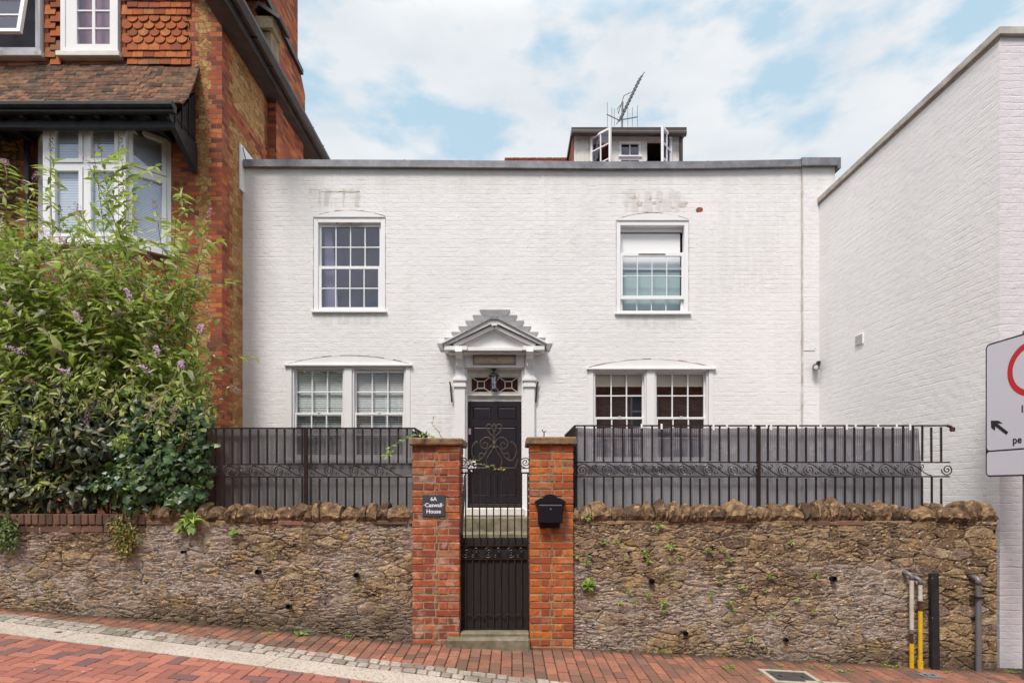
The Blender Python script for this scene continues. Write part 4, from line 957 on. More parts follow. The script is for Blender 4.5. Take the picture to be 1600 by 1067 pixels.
b.lathe([(.055, -.33), (.055, -.345), (.03, -.355), (.01, -.37)], lx, yl_, 8, ztop); part('cage', b, M['iron'], t)
b = MB(); b.lathe([(.012, -.14), (.022, -.2), (.012, -.25)], lx, yl_, 10, ztop); part('bulb', b, M['pvc'], t, smooth=True)

# ------------------------------------------------------------------ dormer
yD = 10.4
def DX(px, y=yD): return PX(px, y)
def DZ(py, y=yD): return PZ(py, y)
dm = MB(); zb = 7.0; wx = [(923, 955, 222), (968, 1001, 221), (1011, 1047, 220)]
wall_holes(dm, DX(897), DX(1066), zb, DZ(209), [(DX(a), DX(b), 7.25, DZ(c)) for a, b, c in wx], yD, yD+.08)
dm.box(DX(897), DX(897)+.05, yD+.08, 12.4, zb, DZ(209)); dm.box(DX(1066)-.05, DX(1066), yD+.08, 12.4, zb, DZ(209))
for px in range(900, 923, 6): dm.box(DX(px), DX(px)+.012, yD-.008, yD, zb, DZ(212))
for px in range(1050, 1066, 6): dm.box(DX(px), DX(px)+.012, yD-.008, yD, zb, DZ(212))
dorm = part('dormer', dm, M['paint_old'], house)
q = MB(); q.box(DX(893, 10.3), DX(1073, 10.3), 10.3, 12.6, DZ(206.5, 10.3), DZ(199, 10.3)); q.box(DX(898), DX(1066), 10.35, 12.5, DZ(212), DZ(207.3, 10.3)); part('dormer_roof', q, M['bronze_felt'], dorm)
q = MB(); q.tube([(DX(893, 10.27), 10.27, DZ(208, 10.27)), (DX(1072, 10.27), 10.27, DZ(209.5, 10.27))], .05, 8); part('gutter', q, M['bronze_felt'], dorm)
q = MB(); q.tube([(DX(1064, 10.33), 10.33, DZ(210)), (DX(1064, 10.33), 10.33, 7.0)], .035, 8); part('downpipe', q, M['bronze_felt'], dorm)
q = MB(); q.prism_x([(yD, 7.2), (yD, DZ(212)), (11.5, DZ(212)), (11.5, 8.2)], DX(897)-.03, DX(897)-.002); part('tiled_cheek', q, M['tile_red'], dorm)
def casement(mb_parent, hx, hz0, hz1, w, ang, flip, n=2, m=3):
    q = MB(); q.frame_rect(0, w, hz0, hz1, .035, -.02, .02)
    for i in range(1, n): x = w*i/n; q.box(x-.01, x+.01, -.012, .012, hz0+.035, hz1-.035)
    for j in range(1, m): z = hz0+(hz1-hz0)*j/m; q.box(.035, w-.035, -.013, .013, z-.01, z+.01)
    p = MB(); p.quad((.03,0,hz0+.03),(w-.03,0,hz0+.03),(w-.03,0,hz1-.03),(.03,0,hz1-.03))
    Mx = Matrix.Translation((hx, yD-.03, 0)) @ Matrix.Rotation(ang, 4, 'Z'); q.xf(Mx); p.xf(Mx)
    part('casement', q, M['pvc'], mb_parent, 'open casement swung outwards'); part('pane', p, M['glass_sky'], mb_parent, recalc=False)
casement(dorm, DX(923), 7.26, DZ(217), .44, R(-44), 0); casement(dorm, DX(1048), 7.26, DZ(216), .42, R(180+52), 1)
q = MB(); x0, x1 = DX(968), DX(1001); q.frame_rect(x0, x1, 7.72, DZ(221), .035, yD+.0, yD+.05); q.box((x0+x1)/2-.008, (x0+x1)/2+.008, yD+.01, yD+.04, 7.3, DZ(222)); q.box(x0-.02, x1+.02, yD-.03, yD, DZ(246), DZ(244)); q.frame_rect(x0, x1, 7.26, DZ(247.5), .03, yD, yD+.05)
part('fixed_light', q, M['pvc'], dorm)
q = MB(); q.quad((x0, yD+.03, 7.3), (x1, yD+.03, 7.3), (x1, yD+.03, DZ(221)), (x0, yD+.03, DZ(221))); part('pane', q, M['glass_sky'], dorm, recalc=False)
q = MB(); q.box(DX(903), DX(1060), 11.3, 11.35, 7.0, DZ(212)); M['room_tan'] = simple('room_tan', (.20, .16, .14), .9); part('room_interior', q, M['room_tan'], dorm)
q = MB(); q.lathe([(.10, 0), (.11, .05), (.07, .09), (0.01, .1)], DX(964), 10.9, 12, DZ(199, 10.3)-.005); part('flue_cap', q, M['grey_metal'], dorm)
# aerial
ya = 10.9
def A_(px, py, y=ya): return P(px, py, y)
t = thing('tv_aerial', 'metal television aerial with a tilted boom on the dormer roof', 'aerial', A_(970, 199))
b = MB(); b.tube([A_(972, 200), A_(972.5, 168), A_(973, 160)], .018, 8); part('mast', b, M['grey_metal'], t)
b = MB(); b.tube([A_(968, 190), A_(1002, 119)], .013, 6); part('boom', b, M['grey_metal'], t)
b = MB()
for i in range(13):
    u = i/12; px, py = 969+u*32, 187-u*66; c0_ = Vector(A_(px, py)); d0 = Vector((.055, -.11, .02)); b.tube([c0_-d0, c0_+d0], .007, 4)
    d0 = Vector((.05, .02, .045)); b.tube([c0_-d0, c0_+d0], .007, 4)
part('element', b, M['grey_metal'], t)
b = MB(); b.tube([A_(948, 179), A_(967, 188), A_(974, 187), A_(996, 183)], .010, 5); part('cross_boom', b, M['grey_metal'], t)
b = MB()
for px, z0_, z1_ in ((949, 160, 198), (956, 168, 198), (960, 170, 198), (981, 168, 198), (988, 168, 198), (996, 165, 198)): b.tube([A_(px, z0_), A_(px, z1_)], .006, 4)
part('element', b, M['grey_metal'], t)
b = MB(); b.tube([A_(972, 162), A_(965, 170), A_(966, 178), A_(975, 150), A_(985, 145)], .007, 5); part('cable', b, M['iron'], t)
# ------------------------------------------------------------------ white building on the right
XR = 5.124; YR = 5.85; ZR = 6.32
wb = thing('white_building', 'tall windowless painted brick building on the right with a pale coping', 'building', (XR, YR, -.3))
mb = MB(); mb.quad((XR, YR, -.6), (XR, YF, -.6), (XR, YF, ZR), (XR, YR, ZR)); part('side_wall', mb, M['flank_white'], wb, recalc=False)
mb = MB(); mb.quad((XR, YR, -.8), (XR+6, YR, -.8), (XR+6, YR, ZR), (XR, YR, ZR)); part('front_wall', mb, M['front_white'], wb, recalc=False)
mb = MB(); mb.quad((XR+.3, YR+.3, ZR), (XR+6, YR+.3, ZR), (XR+6, YF, ZR), (XR+.3, YF, ZR)); mb.quad((XR+6, YR, -.8), (XR+6, YF, -.8), (XR+6, YF, ZR), (XR+6, YR, ZR)); mb.quad((XR+.3, YF+.001, 6.2), (XR+6, YF+.001, 6.2), (XR+6, YF+.001, ZR), (XR+.3, YF+.001, ZR)); part('roof', mb, M['asphalt'], wb, recalc=False)
mb = MB(); ys_l = [YR-.04, 6.62, 7.75, 8.7, YF-.02]
M['stone_cope'] = simple('stone_coping', (.52, .50, .47), .8, dirt=(.34, .31, .28), dscale=5, bscale=25, bstr=.4)
for a, b in zip(ys_l[:-1], ys_l[1:]): mb.cbox(XR-.035, XR+.32, a+.002, b-.002, ZR, ZR+.085, .006)
mb.cbox(XR+.322, XR+6, YR-.04, YR+.3, ZR, ZR+.085, .006); part('coping', mb, M['stone_cope'], wb)
mb = MB(); mb.box(XR-.012, XR, YR, YF, ZR-.03, ZR-.0); part('coping_bed', mb, M['bed'], wb)
# air vent on flank
def RF(px, py):      # a point of the photo on the flank plane
    Y = XR*F/(px-800); return Y, PZ(py, Y)
y0, _ = RF(1350, 530); y1, _ = RF(1338, 530); z1 = RF(1344, 523)[1]; z0 = RF(1344, 539)[1]
mb = MB(); mb.cbox(XR-.02, XR+.01, y0, y1, z0, z1, .004); v_ = part('air_vent', mb, M['paint'], wb)
mb = MB()
for k in range(5): z = z0+(z1-z0)*(k+.5)/5; mb.box(XR-.024, XR-.021, y0+.012, y1-.012, z-.004, z+.004)
part('slot', mb, M['crack'], v_)
# security camera; its lens disc is white as a painted highlight
y0, zz = RF(1281, 566); t = thing('security_camera', 'small black security camera fixed to the white side wall near its inner corner', 'security camera', (XR, y0, zz))
mb = MB(); mb.tube([(XR, y0, zz), (XR-.05, y0-.02, zz-.01)], .026, 10); part('mount', mb, M['iron'], t)
mb = MB(); mb.tube([(XR-.045, y0-.02, zz-.01), (XR-.08, y0-.04, zz-.06)], .014, 8); part('arm', mb, M['iron'], t)
mb = MB(); c0 = Vector((XR-.10, y0-.06, zz-.085)); dd = Vector((-.05, -.1, -.035)).normalized(); mb.tube([c0-dd*.06, c0+dd*.07], .047, 14); part('body', mb, M['gloss_black'], t)
mb = MB(); mb.tube([c0+dd*.071, c0+dd*.076], .036, 12); part('lens', mb, M['pvc'], t)
mb = MB(); y2 = YF-.016; mb.tube([(FX(1255), y2, FZ(548)), (FX(1272), y2, FZ(548)), (FX(1273), y2, FZ(543))], .006, 5)
tag(part('wall_cable', mb, M['seam'], None, org=P(1264, 548, y2)), 'thin cable clipped along the white wall near the security camera', 'cable')

# ------------------------------------------------------------------ red brick house on the left
YB = 8.64; XL = -4.5; YE = 12.2; ZE = 8.95
lb = thing('brick_house', 'red brick and yellow stone house with tiled bay roof behind the shrubs', 'house', (-6.5, YB, 1.0))
pw = PX(299, YB)     # pier's left edge
bx0, bx1 = -7.35, -5.29; zbt, zbb = PZ(185, 8.22), PZ(377, 8.22)
gfx = [(-7.1, -6.2), (-6.0, -5.35)]; gz0, gz1 = 1.9, 3.55
mb = MB(); wall_holes(mb, -5.29, XL-.0, .0, 12, [], YB, YB+.25); mb.f.pop(3) if 0 else None; mb = MB(); mb.quad((-5.29,YB,0),(XL,YB,0),(XL,YB,12),(-5.29,YB,12)); part('brick_pier', mb, M['lb_front'], lb)
mb = MB(); wall_holes(mb, -7.42, -5.291, 0, 7.3, [(bx0+.08, bx1-.08, zbb, zbt), (-7.1, -6.45, gz0, gz1), (-6.2, -5.55, gz0, gz1)], YB+.004, YB+.25); part('front_wall', mb, M['lb_plain'], lb)
mb = MB(); mb.box(-16, -7.60, YB+.01, YB+.26, 0, 7.28); part('front_wall', mb, M['lb_stone'], lb, 'yellow rubble stone stretch at the far left')
mb = MB(); mb.box(-7.60, -7.421, YB-.03, YB+.3, 0, 7.4); part('corner_pilaster', mb, M['lb_plain'], lb)
mb = MB(); mb.quad((XL, YB, 0), (XL, YE+1, 0), (XL, YE+1, ZE+.1), (XL, YB, ZE+.1)); mb.quad((XL, YB, ZE+.1), (XL-.9, YB, 11), (XL-.9, YB, 0), (XL, YB, 0)) if 0 else None; part('side_wall', mb, M['lb_flank'], lb, recalc=False)
mb = MB(); mb.box(-12, XL-.03, YB+.27, YE+1, 0, 8.9); part('body', mb, M['room'], lb)
# upper wall behind tiles, with windows
uw = [(PX(-60, YB), PX(66, YB), PZ(85, YB), PZ(-90, YB)), (PX(98, YB), PX(187, YB), PZ(85, YB), PZ(-90, YB))]
mb = MB(); wall_holes(mb, -12, pw, 7.3, 12, uw, YB+.03, YB+.25); part('upper_wall', mb, M['lb_plain'], lb)
# hung tiles
mb = MB(); z = PZ(103, YB); row = 0
def clear(x0, x1, zt): return all(x1 < a-.01 or x0 > b+.01 or zt < c_-.02 for a, b, c_, d2 in uw)
while z < 10.2:
    club = 3 <= row <= 6; zz = PZ(103, YB)+.11*row; x = PX(-40, YB)+(.085 if row % 2 else 0)
    while x < pw-.03:
        w = .17; x1 = min(x+w, pw)
        if clear(x, x1, zz+.17):
            lean = random.uniform(0, .006)
            if club and x > PX(187, YB):
                cx, r = x+w/2, w/2-.005; n = 8
                pts = [(cx-r, zz+.17)]+[(cx-r*math.cos(math.pi*k/n), zz+.075-.075*math.sin(math.pi*k/n)*1.0) for k in range(n+1)]+[(cx+r, zz+.17)]
                pts = [(a_, b_) for a_, b_ in pts if a_ < pw]
                b0 = len(mb.v); mb.prism_y(pts, YB-.03-lean, YB-.018-lean)
            else:
                b0 = len(mb.v); mb.cbox(x+.002, x1-.002, YB-.03-lean, YB-.016-lean, zz+random.uniform(-.004, .004), zz+.17, .002, .001)
            for i in range(b0, len(mb.v)):
                v = mb.v[i]; mb.v[i] = (v[0], v[1]+(v[2]-zz)*.16, v[2])
        x += w
    z = zz+.11; row += 1
xm = PX(140, YB); ids = [[], []]
for f_ in mb.f: ids[0 if mb.v[f_[0]][0] < xm else 1].append(f_)
for fs_ in ids:
    q_ = MB(); q_.v = list(mb.v); used = sorted({i for f_ in fs_ for i in f_}); mp_ = {o_: n_i for n_i, o_ in enumerate(used)}; q_.v = [mb.v[i] for i in used]; q_.f = [tuple(mp_[i] for i in f_) for f_ in fs_]
    part('hung_tiles', q_, M['tile_hung'], lb)
def flank_strip():
    mb = MB(); mb.box(PX(66, YB)+.0, PX(98, YB), YB-.0, YB+.03, PZ(86, YB), 10.3)
# windows of the upper floor
def up_window(x0, x1, z0, z1, opened, lab):
    mb = MB(); fw = .07; y = YB-.045
    mb.frame_rect(x0, x1, z0, z1, fw, y, y+.16); W_ = part('window', mb, M['paint'], lb, lab)
    s = MB(); s.cbox(x0-.05, x1+.05, y-.04, y+.1, z0-.085, z0-.002, .008); part('sill', s, M['paint_old'], W_)
    a, b = (x0+.07, x1-.07)
    if not opened:
        a = PX(114, y)
        f2 = MB(); f2.box(x0+.07, a-.004, y+.012, y+.1, z0+.07, z1-.07); part('side_panel', f2, M['paint'], W_)
    s = MB(); w = b-a; s.frame_rect(0, w, 0, z1-z0-.14, .055, -.025, .025); s.box(w/2-.022, w/2+.022, -.02, .02, .055, z1-z0-.19)
    zz = .055
    for k in range(1, 6): s.box(.055, w-.055, -.015, .015, k*.275+.02, k*.275+.042)
    p = MB(); p.quad((.05, 0, .05), (w-.05, 0, .05), (w-.05, 0, z1-z0-.19), (.05, 0, z1-z0-.19))
    if opened:   # top hung, pushed out
        piv = Matrix.Translation((a, y, z1-.07)) @ Matrix.Rotation(R(-9), 4, 'X') @ Matrix.Translation((0, 0, -(z1-z0-.14)))
    else: piv = Matrix.Translation((a, y+.03, z0+.07))
    s.xf(piv); p.xf(piv); part('casement', s, M['paint'], W_); part('pane', p, M['glass_sky'], W_, recalc=False)
    r_ = MB(); r_.box(x0, x1, YB+.27, YB+.28, z0, z1); 
    c = MB(); c.quad((x0+.08, YB+.10, z0+.05), (x1-.08, YB+.10, z0+.05), (x1-.08, YB+.10, z1), (x0+.08, YB+.10, z1))
    part('inner_blind', c, M['pink_blind'] if not opened else M['room'], W_, recalc=False)
M['pink_blind'] = simple('pink_blind', (.48, .26, .23), .8); M['green_cloth'] = simple('green_cloth', (.01, .32, .24), .8)
up_window(*uw[0], True, 'window pushed open at the top left corner'); up_window(*uw[1], False, 'closed window beside the hung tiles')
mb = MB(); a = PX(52, YB+.1); mb.quad((a, YB+.1, PZ(48, YB)), (a+.14, YB+.12, PZ(40, YB)), (a+.15, YB+.1, PZ(0, YB)), (a+.02, YB+.12, PZ(0, YB))); part('curtain', mb, M['green_cloth'], lb, recalc=False)
# bay window
zt, zb_ = PZ(187, 8.22), PZ(377, 8.22)
bay = MB(); PTS = [(-7.35, YB), (-6.86, 8.22), (-5.74, 8.22), (-5.29, YB)]
def facet(mb, a, b, z0, z1, cols, zr, w=.06, t=.07, pane=None, in_=.0):
    A = Vector((*a, 0)); B = Vector((*b, 0)); L = (B-A).length; d = (B-A)/L; Mx = Matrix(((d.x, -d.y, 0, A.x), (d.y, d.x, 0, A.y), (0, 0, 1, 0), (0, 0, 0, 1)))
    s0 = len(mb.v); mb.frame_rect(0, L, z0, z1, w, 0, t)
    cells = []
    cw = (L-2*w)/cols
    mb.box(w, L-w, .004, t-.01, zr-.03, zr+.03)
    for i in range(1, cols): mb.box(w+cw*i-.028, w+cw*i+.028, .002, t-.012, z0+w, zr-.03); mb.box(w+cw*i-.028, w+cw*i+.028, .002, t-.012, zr+.03, z1-w)
    for i in range(cols):
        for (u, v) in ((z0+w, zr-.03), (zr+.03, z1-w)):
            xa, xb = w+cw*i+(.028 if i else 0), w+cw*(i+1)-(.028 if i < cols-1 else 0); mb.frame_rect(xa+.006, xb-.006, u+.006, v-.006, .055, -.014, t-.02)
    mb.xf(Mx, s0)
    if pane is not None: s1 = len(pane.v); pane.quad((w, .03, z0+w), (L-w, .03, z0+w), (L-w, .03, z1-w), (w, .03, z1-w)); pane.xf(Mx, s1)
pane = MB(); zr = PZ(258, 8.22)
for (a, b), c in zip(zip(PTS[:-1], PTS[1:]), (1, 2, 1)): facet(bay, a, b, zb_, zt, c, zr, pane=pane)
for p in PTS[1:3]: bay.box(p[0]-.05, p[0]+.05, p[1]-.02, p[1]+.06, zb_, zt)
BAY = part('bay_window', bay, M['pvc'], lb); part('pane', pane, M['glass'], BAY, recalc=False)
mb = MB(); mb.prism_y([(0,0)], 0, 0) if 0 else None
for (a, b) in zip(PTS[:-1], PTS[1:]):
    z = zb_+.08; A = Vector((*a, 0)); B = Vector((*b, 0)); d = (B-A).normalized(); nr = Vector((-d.y, d.x, 0)); A = A+d*.09+nr*.05; B = B-d*.09+nr*.05
    while z < zt-.05: mb.quad((A.x, A.y, z), (B.x, B.y, z), (B.x+nr.x*.02, B.y+nr.y*.006, z+.023), (A.x+nr.x*.006, A.y+nr.y*.006, z+.023)); z += .024
M['blind_blue'] = simple('pale_blue_blind', (.82, .84, .90), .7); part('slatted_blind', mb, M['blind_blue'], BAY, recalc=False)
mb = MB(); o = .05; q = [(-7.42, YB), (-6.89, 8.16), (-5.71, 8.16), (-5.23, YB)]
n = len(mb.v); mb.v += [(x, y, zb_-.07) for x, y in q]+[(x, y, zb_) for x, y in q]; mb.f += [(0,1,2,3),(7,6,5,4),(0,4,5,1),(1,5,6,2),(2,6,7,3),(3,7,4,0)]; part('sill', mb, M['pvc'], BAY)
mb = MB(); n = 0; q = [(-7.3, YB+.01), (-6.83, 8.25), (-5.76, 8.25), (-5.32, YB+.01)]; mb.v += [(x, y, 3.9) for x, y in q]+[(x, y, zb_-.075) for x, y in q]; mb.f += [(0,1,2,3),(7,6,5,4),(0,4,5,1),(1,5,6,2),(2,6,7,3),(3,7,4,0)]; part('bay_base', mb, M['lb_plain'], BAY)
mb = MB(); mb.quad((-7.3, YB+.2, zb_), (-5.33, YB+.2, zb_), (-5.33, YB+.2, zt), (-7.3, YB+.2, zt)); part('room_interior', mb, M['room'], BAY, recalc=False)
# ground floor windows glimpsed through the shrubs
for a, b in ((-7.1, -6.45), (-6.2, -5.55)):
    mb = MB(); mb.frame_rect(a, b, gz0, gz1, .09, YB-.03, YB+.08); mb.box((a+b)/2-.03, (a+b)/2+.03, YB-.02, YB+.07, gz0, gz1); mb.box(a+.09, b-.09, YB-.015, YB+.06, (gz0+gz1)/2-.03, (gz0+gz1)/2+.03); w_ = part('window', mb, M['pvc'], lb)
    mb = MB(); mb.quad((a, YB+.05, gz0), (b, YB+.05, gz0), (b, YB+.05, gz1), (a, YB+.05, gz1)); part('pane', mb, M['glass_sky'], w_, recalc=False)
# bay roof: flared tile courses
rows = 14; mb = MB(); zw, yw = PZ(97, YB)-.02, YB+.02; ze, ye = PZ(165, 7.98), 7.95
def rp(u): # u 0 eave, 1 top
    return ye+(yw-ye)*(u**.80), ze+(zw-ze)*(u**1.22)
for r_ in range(rows):
    u0, u1 = r_/rows, min(1, (r_+1.9)/rows); (ya_, za_), (yb_, zb2) = rp(u0), rp(u1)
    x = -8.6+(.08 if r_ % 2 else 0); xe = -4.86+(.10*(1-u0)*.9)
    while x < xe-.03:
        x1 = min(x+.165, xe); j = random.uniform(-.006, .006); sg = .014*math.sin(x*2.1+r_*.2)+.01*math.sin(x*5)
        mb.hexa([(x+.002,ya_+j,za_+sg),(x1-.002,ya_+j,za_+sg+random.uniform(-.004,.004)),(x1-.002,yb_,zb2+sg-.012),(x+.002,yb_,zb2+sg-.012),(x+.002,ya_+j,za_+sg+.026),(x1-.002,ya_+j,za_+sg+.026),(x1-.002,yb_,zb2+sg),(x+.002,yb_,zb2+sg)])
        x = x1
BR = part('bay_roof', mb, M['tile'], lb)
mb = MB(); mb.box(-8.6, -4.80, ye-.05, ye+.02, ze-.14, ze-.03); mb.tube([(-8.6, ye-.06, ze-.06), (-4.80, ye-.06, ze-.05)], .05, 8); part('gutter', mb, M['black_wood'], BR)
mb = MB()
x = -8.5
while x < -4.9: mb.box(x, x+.06, ye+.02, YB-.05, ze-.17, ze-.09); x += .36
mb.box(-8.6, -4.9, ye+.02, YB, ze-.09, ze-.075); part('rafter', mb, M['black_wood'], BR)
mb = MB(); q = [(-7.5, YB), (-6.95, 8.12), (-5.66, 8.12), (-5.12, YB)]; mb.v += [(x, y, zt) for x, y in q]+[(x, y, zt+.10) for x, y in q]; mb.f += [(0,1,2,3),(7,6,5,4),(0,4,5,1),(1,5,6,2),(2,6,7,3),(3,7,4,0)]
mb.box(-8.6, -4.95, ye+.1, ye+.18, ze-.27, ze-.17); mb.prism_x([(YB, zw-.45), (ye+.2, ze-.04), (ye+.03, ze-.06), (ye+.03, ze-.17), (YB, ze-.45)], -4.95, -4.91); mb.prism_x([(YB-.02, ze-.62), (YB-.02, ze-.17), (ye+.1, ze-.2), (ye+.1, ze-.27)], -4.95, -4.87)
for k in (0, 1, 2): mb.box(-4.905, -4.895, 8.1+k*.17, 8.12+k*.17, ze-.25, ze+.1+.2*k)
part('eaves_board', mb, M['black_wood'], BR)
# downpipe at far left
mb = MB(); yp = YB-.09; mb.tube([P(-40, 150, yp), P(12, 178, yp), P(41, 215, yp), P(43, 260, yp), P(43, 560, yp)], .04, 10); part('downpipe', mb, M['iron'], lb)
# eaves and gutter along the flank
mb = MB(); mb.box(XL+.012, -4.20, YB-.9, YE+1, ZE-.02, ZE+.02); mb.box(-4.22, -4.19, YB-.9, YE+1, ZE-.26, ZE+.02); mb.box(XL+.012, -4.22, YB-.9, YE+1, ZE-.25, ZE-.2)
for k in range(12): y = YB+.1+k*.33; mb.box(XL+.01, -4.23, y, y+.07, ZE-.12, ZE-.02)
part('eaves', mb, M['bronze_felt'], lb)
mb = MB(); mb.tube([(-4.12, YB-.95, ZE-.03), (-4.12, YE+1, ZE-.13)], .095, 12)
part('gutter', mb, M['bronze_felt'], lb)
mb = MB()
for k in range(7): y = YB+.3+k*.6; mb.tube([(-4.19, y, ZE-.15), (-4.10, y, ZE-.16), (-4.04, y, ZE-.04)], .012, 5)
part('gutter_bracket', mb, M['iron'], lb)
mb = MB()
for i in range(16): z = ZE+.03+i*.07; y_ = -4.3-i*.1; mb.box(y_-.2, y_, YB-.2, YE+1, z, z+.02)
part('main_roof', mb, M['tile'], lb)
# chimney breast and stack
CY0, CY1 = 10.25, 11.58; XC = -4.34
mb = MB(); mb.quad((XL, CY0, 0), (XC, CY0, 0), (XC, CY0, 9.2), (XL, CY0, 9.2)); part('chimney_breast', mb, M['lb_breast'], lb, recalc=False)
mb = MB(); mb.quad((XC, CY0, 0), (XC, CY1, 0), (XC, CY1, 9.4), (XC, CY0, 9.4)); mb.quad((XC, CY1, 0), (XL, CY1, 0), (XL, CY1, 9.4), (XC, CY1, 9.4)); part('chimney_breast', mb, M['lb_chim'], lb, recalc=False)
mb = MB(); 
mb.prism_x([(9.95, 9.1), (CY1+.02, 9.1), (CY1+.02, 9.75), (11.2, 10.2), (11.2, 13), (9.65, 13), (9.65, 10.2)], -5.3, XC+.03); part('chimney_stack', mb, M['lb_chim'], lb)
mb = MB(); mb.prism_x([(9.6, 10.15), (9.6, 10.05), (11.35, 9.98), (11.35, 10.08)], -5.3, XC+.09); part('drip_course', mb, M['black_wood'], lb)
M['kneeler'] = simple('kneeler', (.36, .29, .18), .9, dirt=(.20, .16, .11), dscale=7, bscale=20, bstr=.5)
x0, x1 = PX(404, 9.7), PX(432, 9.7); mb = MB(); mb.cbox(x0, x1, 9.55, 9.9, PZ(55, 9.7), PZ(36, 9.7), .01); mb.cbox(PX(413, 9.75), PX(429, 9.75), 9.62, 9.95, PZ(92, 9.7), PZ(55.5, 9.7), .008); part('kneeler_stone', mb, M['kneeler'], lb)
mb = MB(); mb.prism_y([P(401, 18, 9.6)[::2], P(407, 9, 9.6)[::2], P(441, 32, 9.6)[::2], P(440, 37, 9.6)[::2], P(408, 16, 9.6)[::2], P(402, 24, 9.6)[::2]], 9.5, 9.95); part('kneeler_flashing', mb, M['black_wood'], lb)
mb = MB(); mb.cbox(XL+.001, XL+.03, 9.17, 9.75, 6.5, 7.25, .003); w_ = part('side_window', mb, M['pvc'], lb)
mb = MB(); mb.tube([(XL+.05, 9.2, 7.2), (XL+.06, 9.28, 7.05), (XL+.06, 9.35, 6.9)], .008, 5); part('cable', mb, M['iron'], w_)

# ------------------------------------------------------------------ railings
def spiral(cx, cz, r0, turns, a0, y, sgn=1, n=None, r1=.006):
    n = n or int(turns*12); pts = []
    for i in range(n+1):
        u = i/n; r = r0*(1-u)+r1*u; a = a0+sgn*2*math.pi*turns*u; pts.append((cx+r*math.cos(a), y, cz+r*math.sin(a)))
    return pts
def scroll_mesh(mb, x0, w, z0, h, y, r=.0055, flip=False):
    """one wave of the running scroll: big volute, sweeping tail, small volute"""
    c = (x0+w*.30, z0+h*.44); R0 = h*.44
    p1 = spiral(c[0], c[1], R0, 2.0, R(100), y, 1)
    tail = []
    for i in range(11): u = i/10; X = c[0]+R0*math.cos(R(100))+(w*.92)*u; tail.append((X, y, z0+h*(.93-.86*(3*u*u-2*u**3))))
    mb.tube(tail, r, 5); mb.tube(p1, r, 5)
    p2 = spiral(x0+w*.80, z0+h*.70, h*.20, 1.4, R(-80), y, -1); mb.tube(p2, r*.85, 5)
    p3 = spiral(x0+w*.63, z0+h*.24, h*.16, 1.2, R(120), y, 1); mb.tube(p3, r*.85, 5)
def railing(label, xa, xb, pitch, posts, ztop, zmid1, zmid2, zbot, y, unit, drop=True):
    t = thing('iron_railing', label, 'railing', ((xa+xb)/2, y, zbot))
    def rail(z, h, name, e0=0, e1=0): mb = MB(); mb.box(xa-e0, xb+e1, y-.014, y+.014, z-h/2, z+h/2); return part(name, mb, M['iron'], t)
    rail(ztop, .014, 'top_rail', 0, .05); rail(zmid1, .012, 'mid_rail', 0, .06); rail(zmid2, .012, 'mid_rail', 0, .06)
    def mkbar(z0, z1):
        mb = MB(); mb.box(xa-.0085, xa+.0085, y-.0065, y+.0065, z0, z1); return part('bar', mb, M['iron'], t)
    pu, pl = mkbar(zmid1+.006, ztop-.007), mkbar(zbot, zmid2-.006); x = xa; k = 0
    while x < xb+.01:
        if k and not any(abs(x-p) < .035 for p in posts):
            for s_ in (pu, pl):
                c = s_.copy(); S.collection.objects.link(c); c.parent = t; c.location = s_.location+Vector((x-xa, 0, 0)); c.rotation_euler = (0, random.uniform(-.006, .006), 0)
        x += pitch; k += 1
    for p in posts: mb = MB(); mb.box(p-.016, p+.016, y-.018, y+.018, zbot-.1, ztop+.004); part('post', mb, M['iron'], t)
    mb = MB(); scroll_mesh(mb, xa, unit, zmid2+.004, zmid1-zmid2-.008, y-.004); s0 = part('scroll', mb, M['iron'], t); x = xa+unit
    while x+unit < xb+.02:
        c = s0.copy(); S.collection.objects.link(c); c.parent = t; c.location = s0.location+Vector((x-xa, 0, 0)); x += unit
    return t
yR = 5.80
zt_ = PZ(665, yR)
xa, xb = PX(898, yR), PX(1474, yR)
railR = railing('long black iron railing with scrolls on the wall right of the gate', xa, xb, .1005, [PX(1185, yR)], zt_, PZ(722, yR), PZ(744.5, yR), 1.25, yR, .262)
mb = MB(); mb.tube(spiral(PX(1480, yR), PZ(733.5, yR), .062, 1.9, R(180), yR, 1), .006, 5); part('scroll', mb, M['iron'], railR, 'end volute projecting past the last bar')
mb = MB(); mb.tube([(xb+.04, yR, zt_), (xb+.08, yR+.0, zt_-.01), (xb+.10, yR, zt_-.035)], .014, 6); mb.cbox(xb+.07, xb+.115, yR-.015, yR+.015, zt_-.06, zt_-.015, .006, .003); part('rusty_end', mb, M['iron_rust'], railR)
xa2, xb2 = PX(318, yR), PX(641, yR)
railL = railing('black iron railing with scrolls left of the gate, its end in the ivy', xa2-.6, xb2, .0905, [PX(478, yR)], PZ(669, yR), PZ(725.5, yR), PZ(745, yR), 1.25, yR, .262)
def return_rail(label, X, y0, y1, zt, zm):
    t = thing('return_railing', label, 'railing', (X, (y0+y1)/2, 1.2), 'railings running back beside the steps')
    for z, nme in ((zt, 'top_rail'), (zm, 'mid_rail'), (zm-.14, 'mid_rail')): mb = MB(); mb.box(X-.012, X+.012, y0, y1, z-.007, z+.007); part(nme, mb, M['iron'], t)
    y = y0+.05; mb = MB(); mb.box(X-.0065, X+.0065, y-.0065, y+.0065, 1.05, zt-.007); b0 = part('bar', mb, M['iron'], t); k = 1
    while y+k*.1 < y1: c = b0.copy(); S.collection.objects.link(c); c.parent = t; c.location = b0.location+Vector((0, k*.1, 0)); k += 1
    sc = MB(); sc.box(X+(.02 if X > 0 else -.026), X+(.026 if X > 0 else -.02), y0, y1, 1.1, zt-.02)
    s = part('screen', sc, M['screen_l'], t)
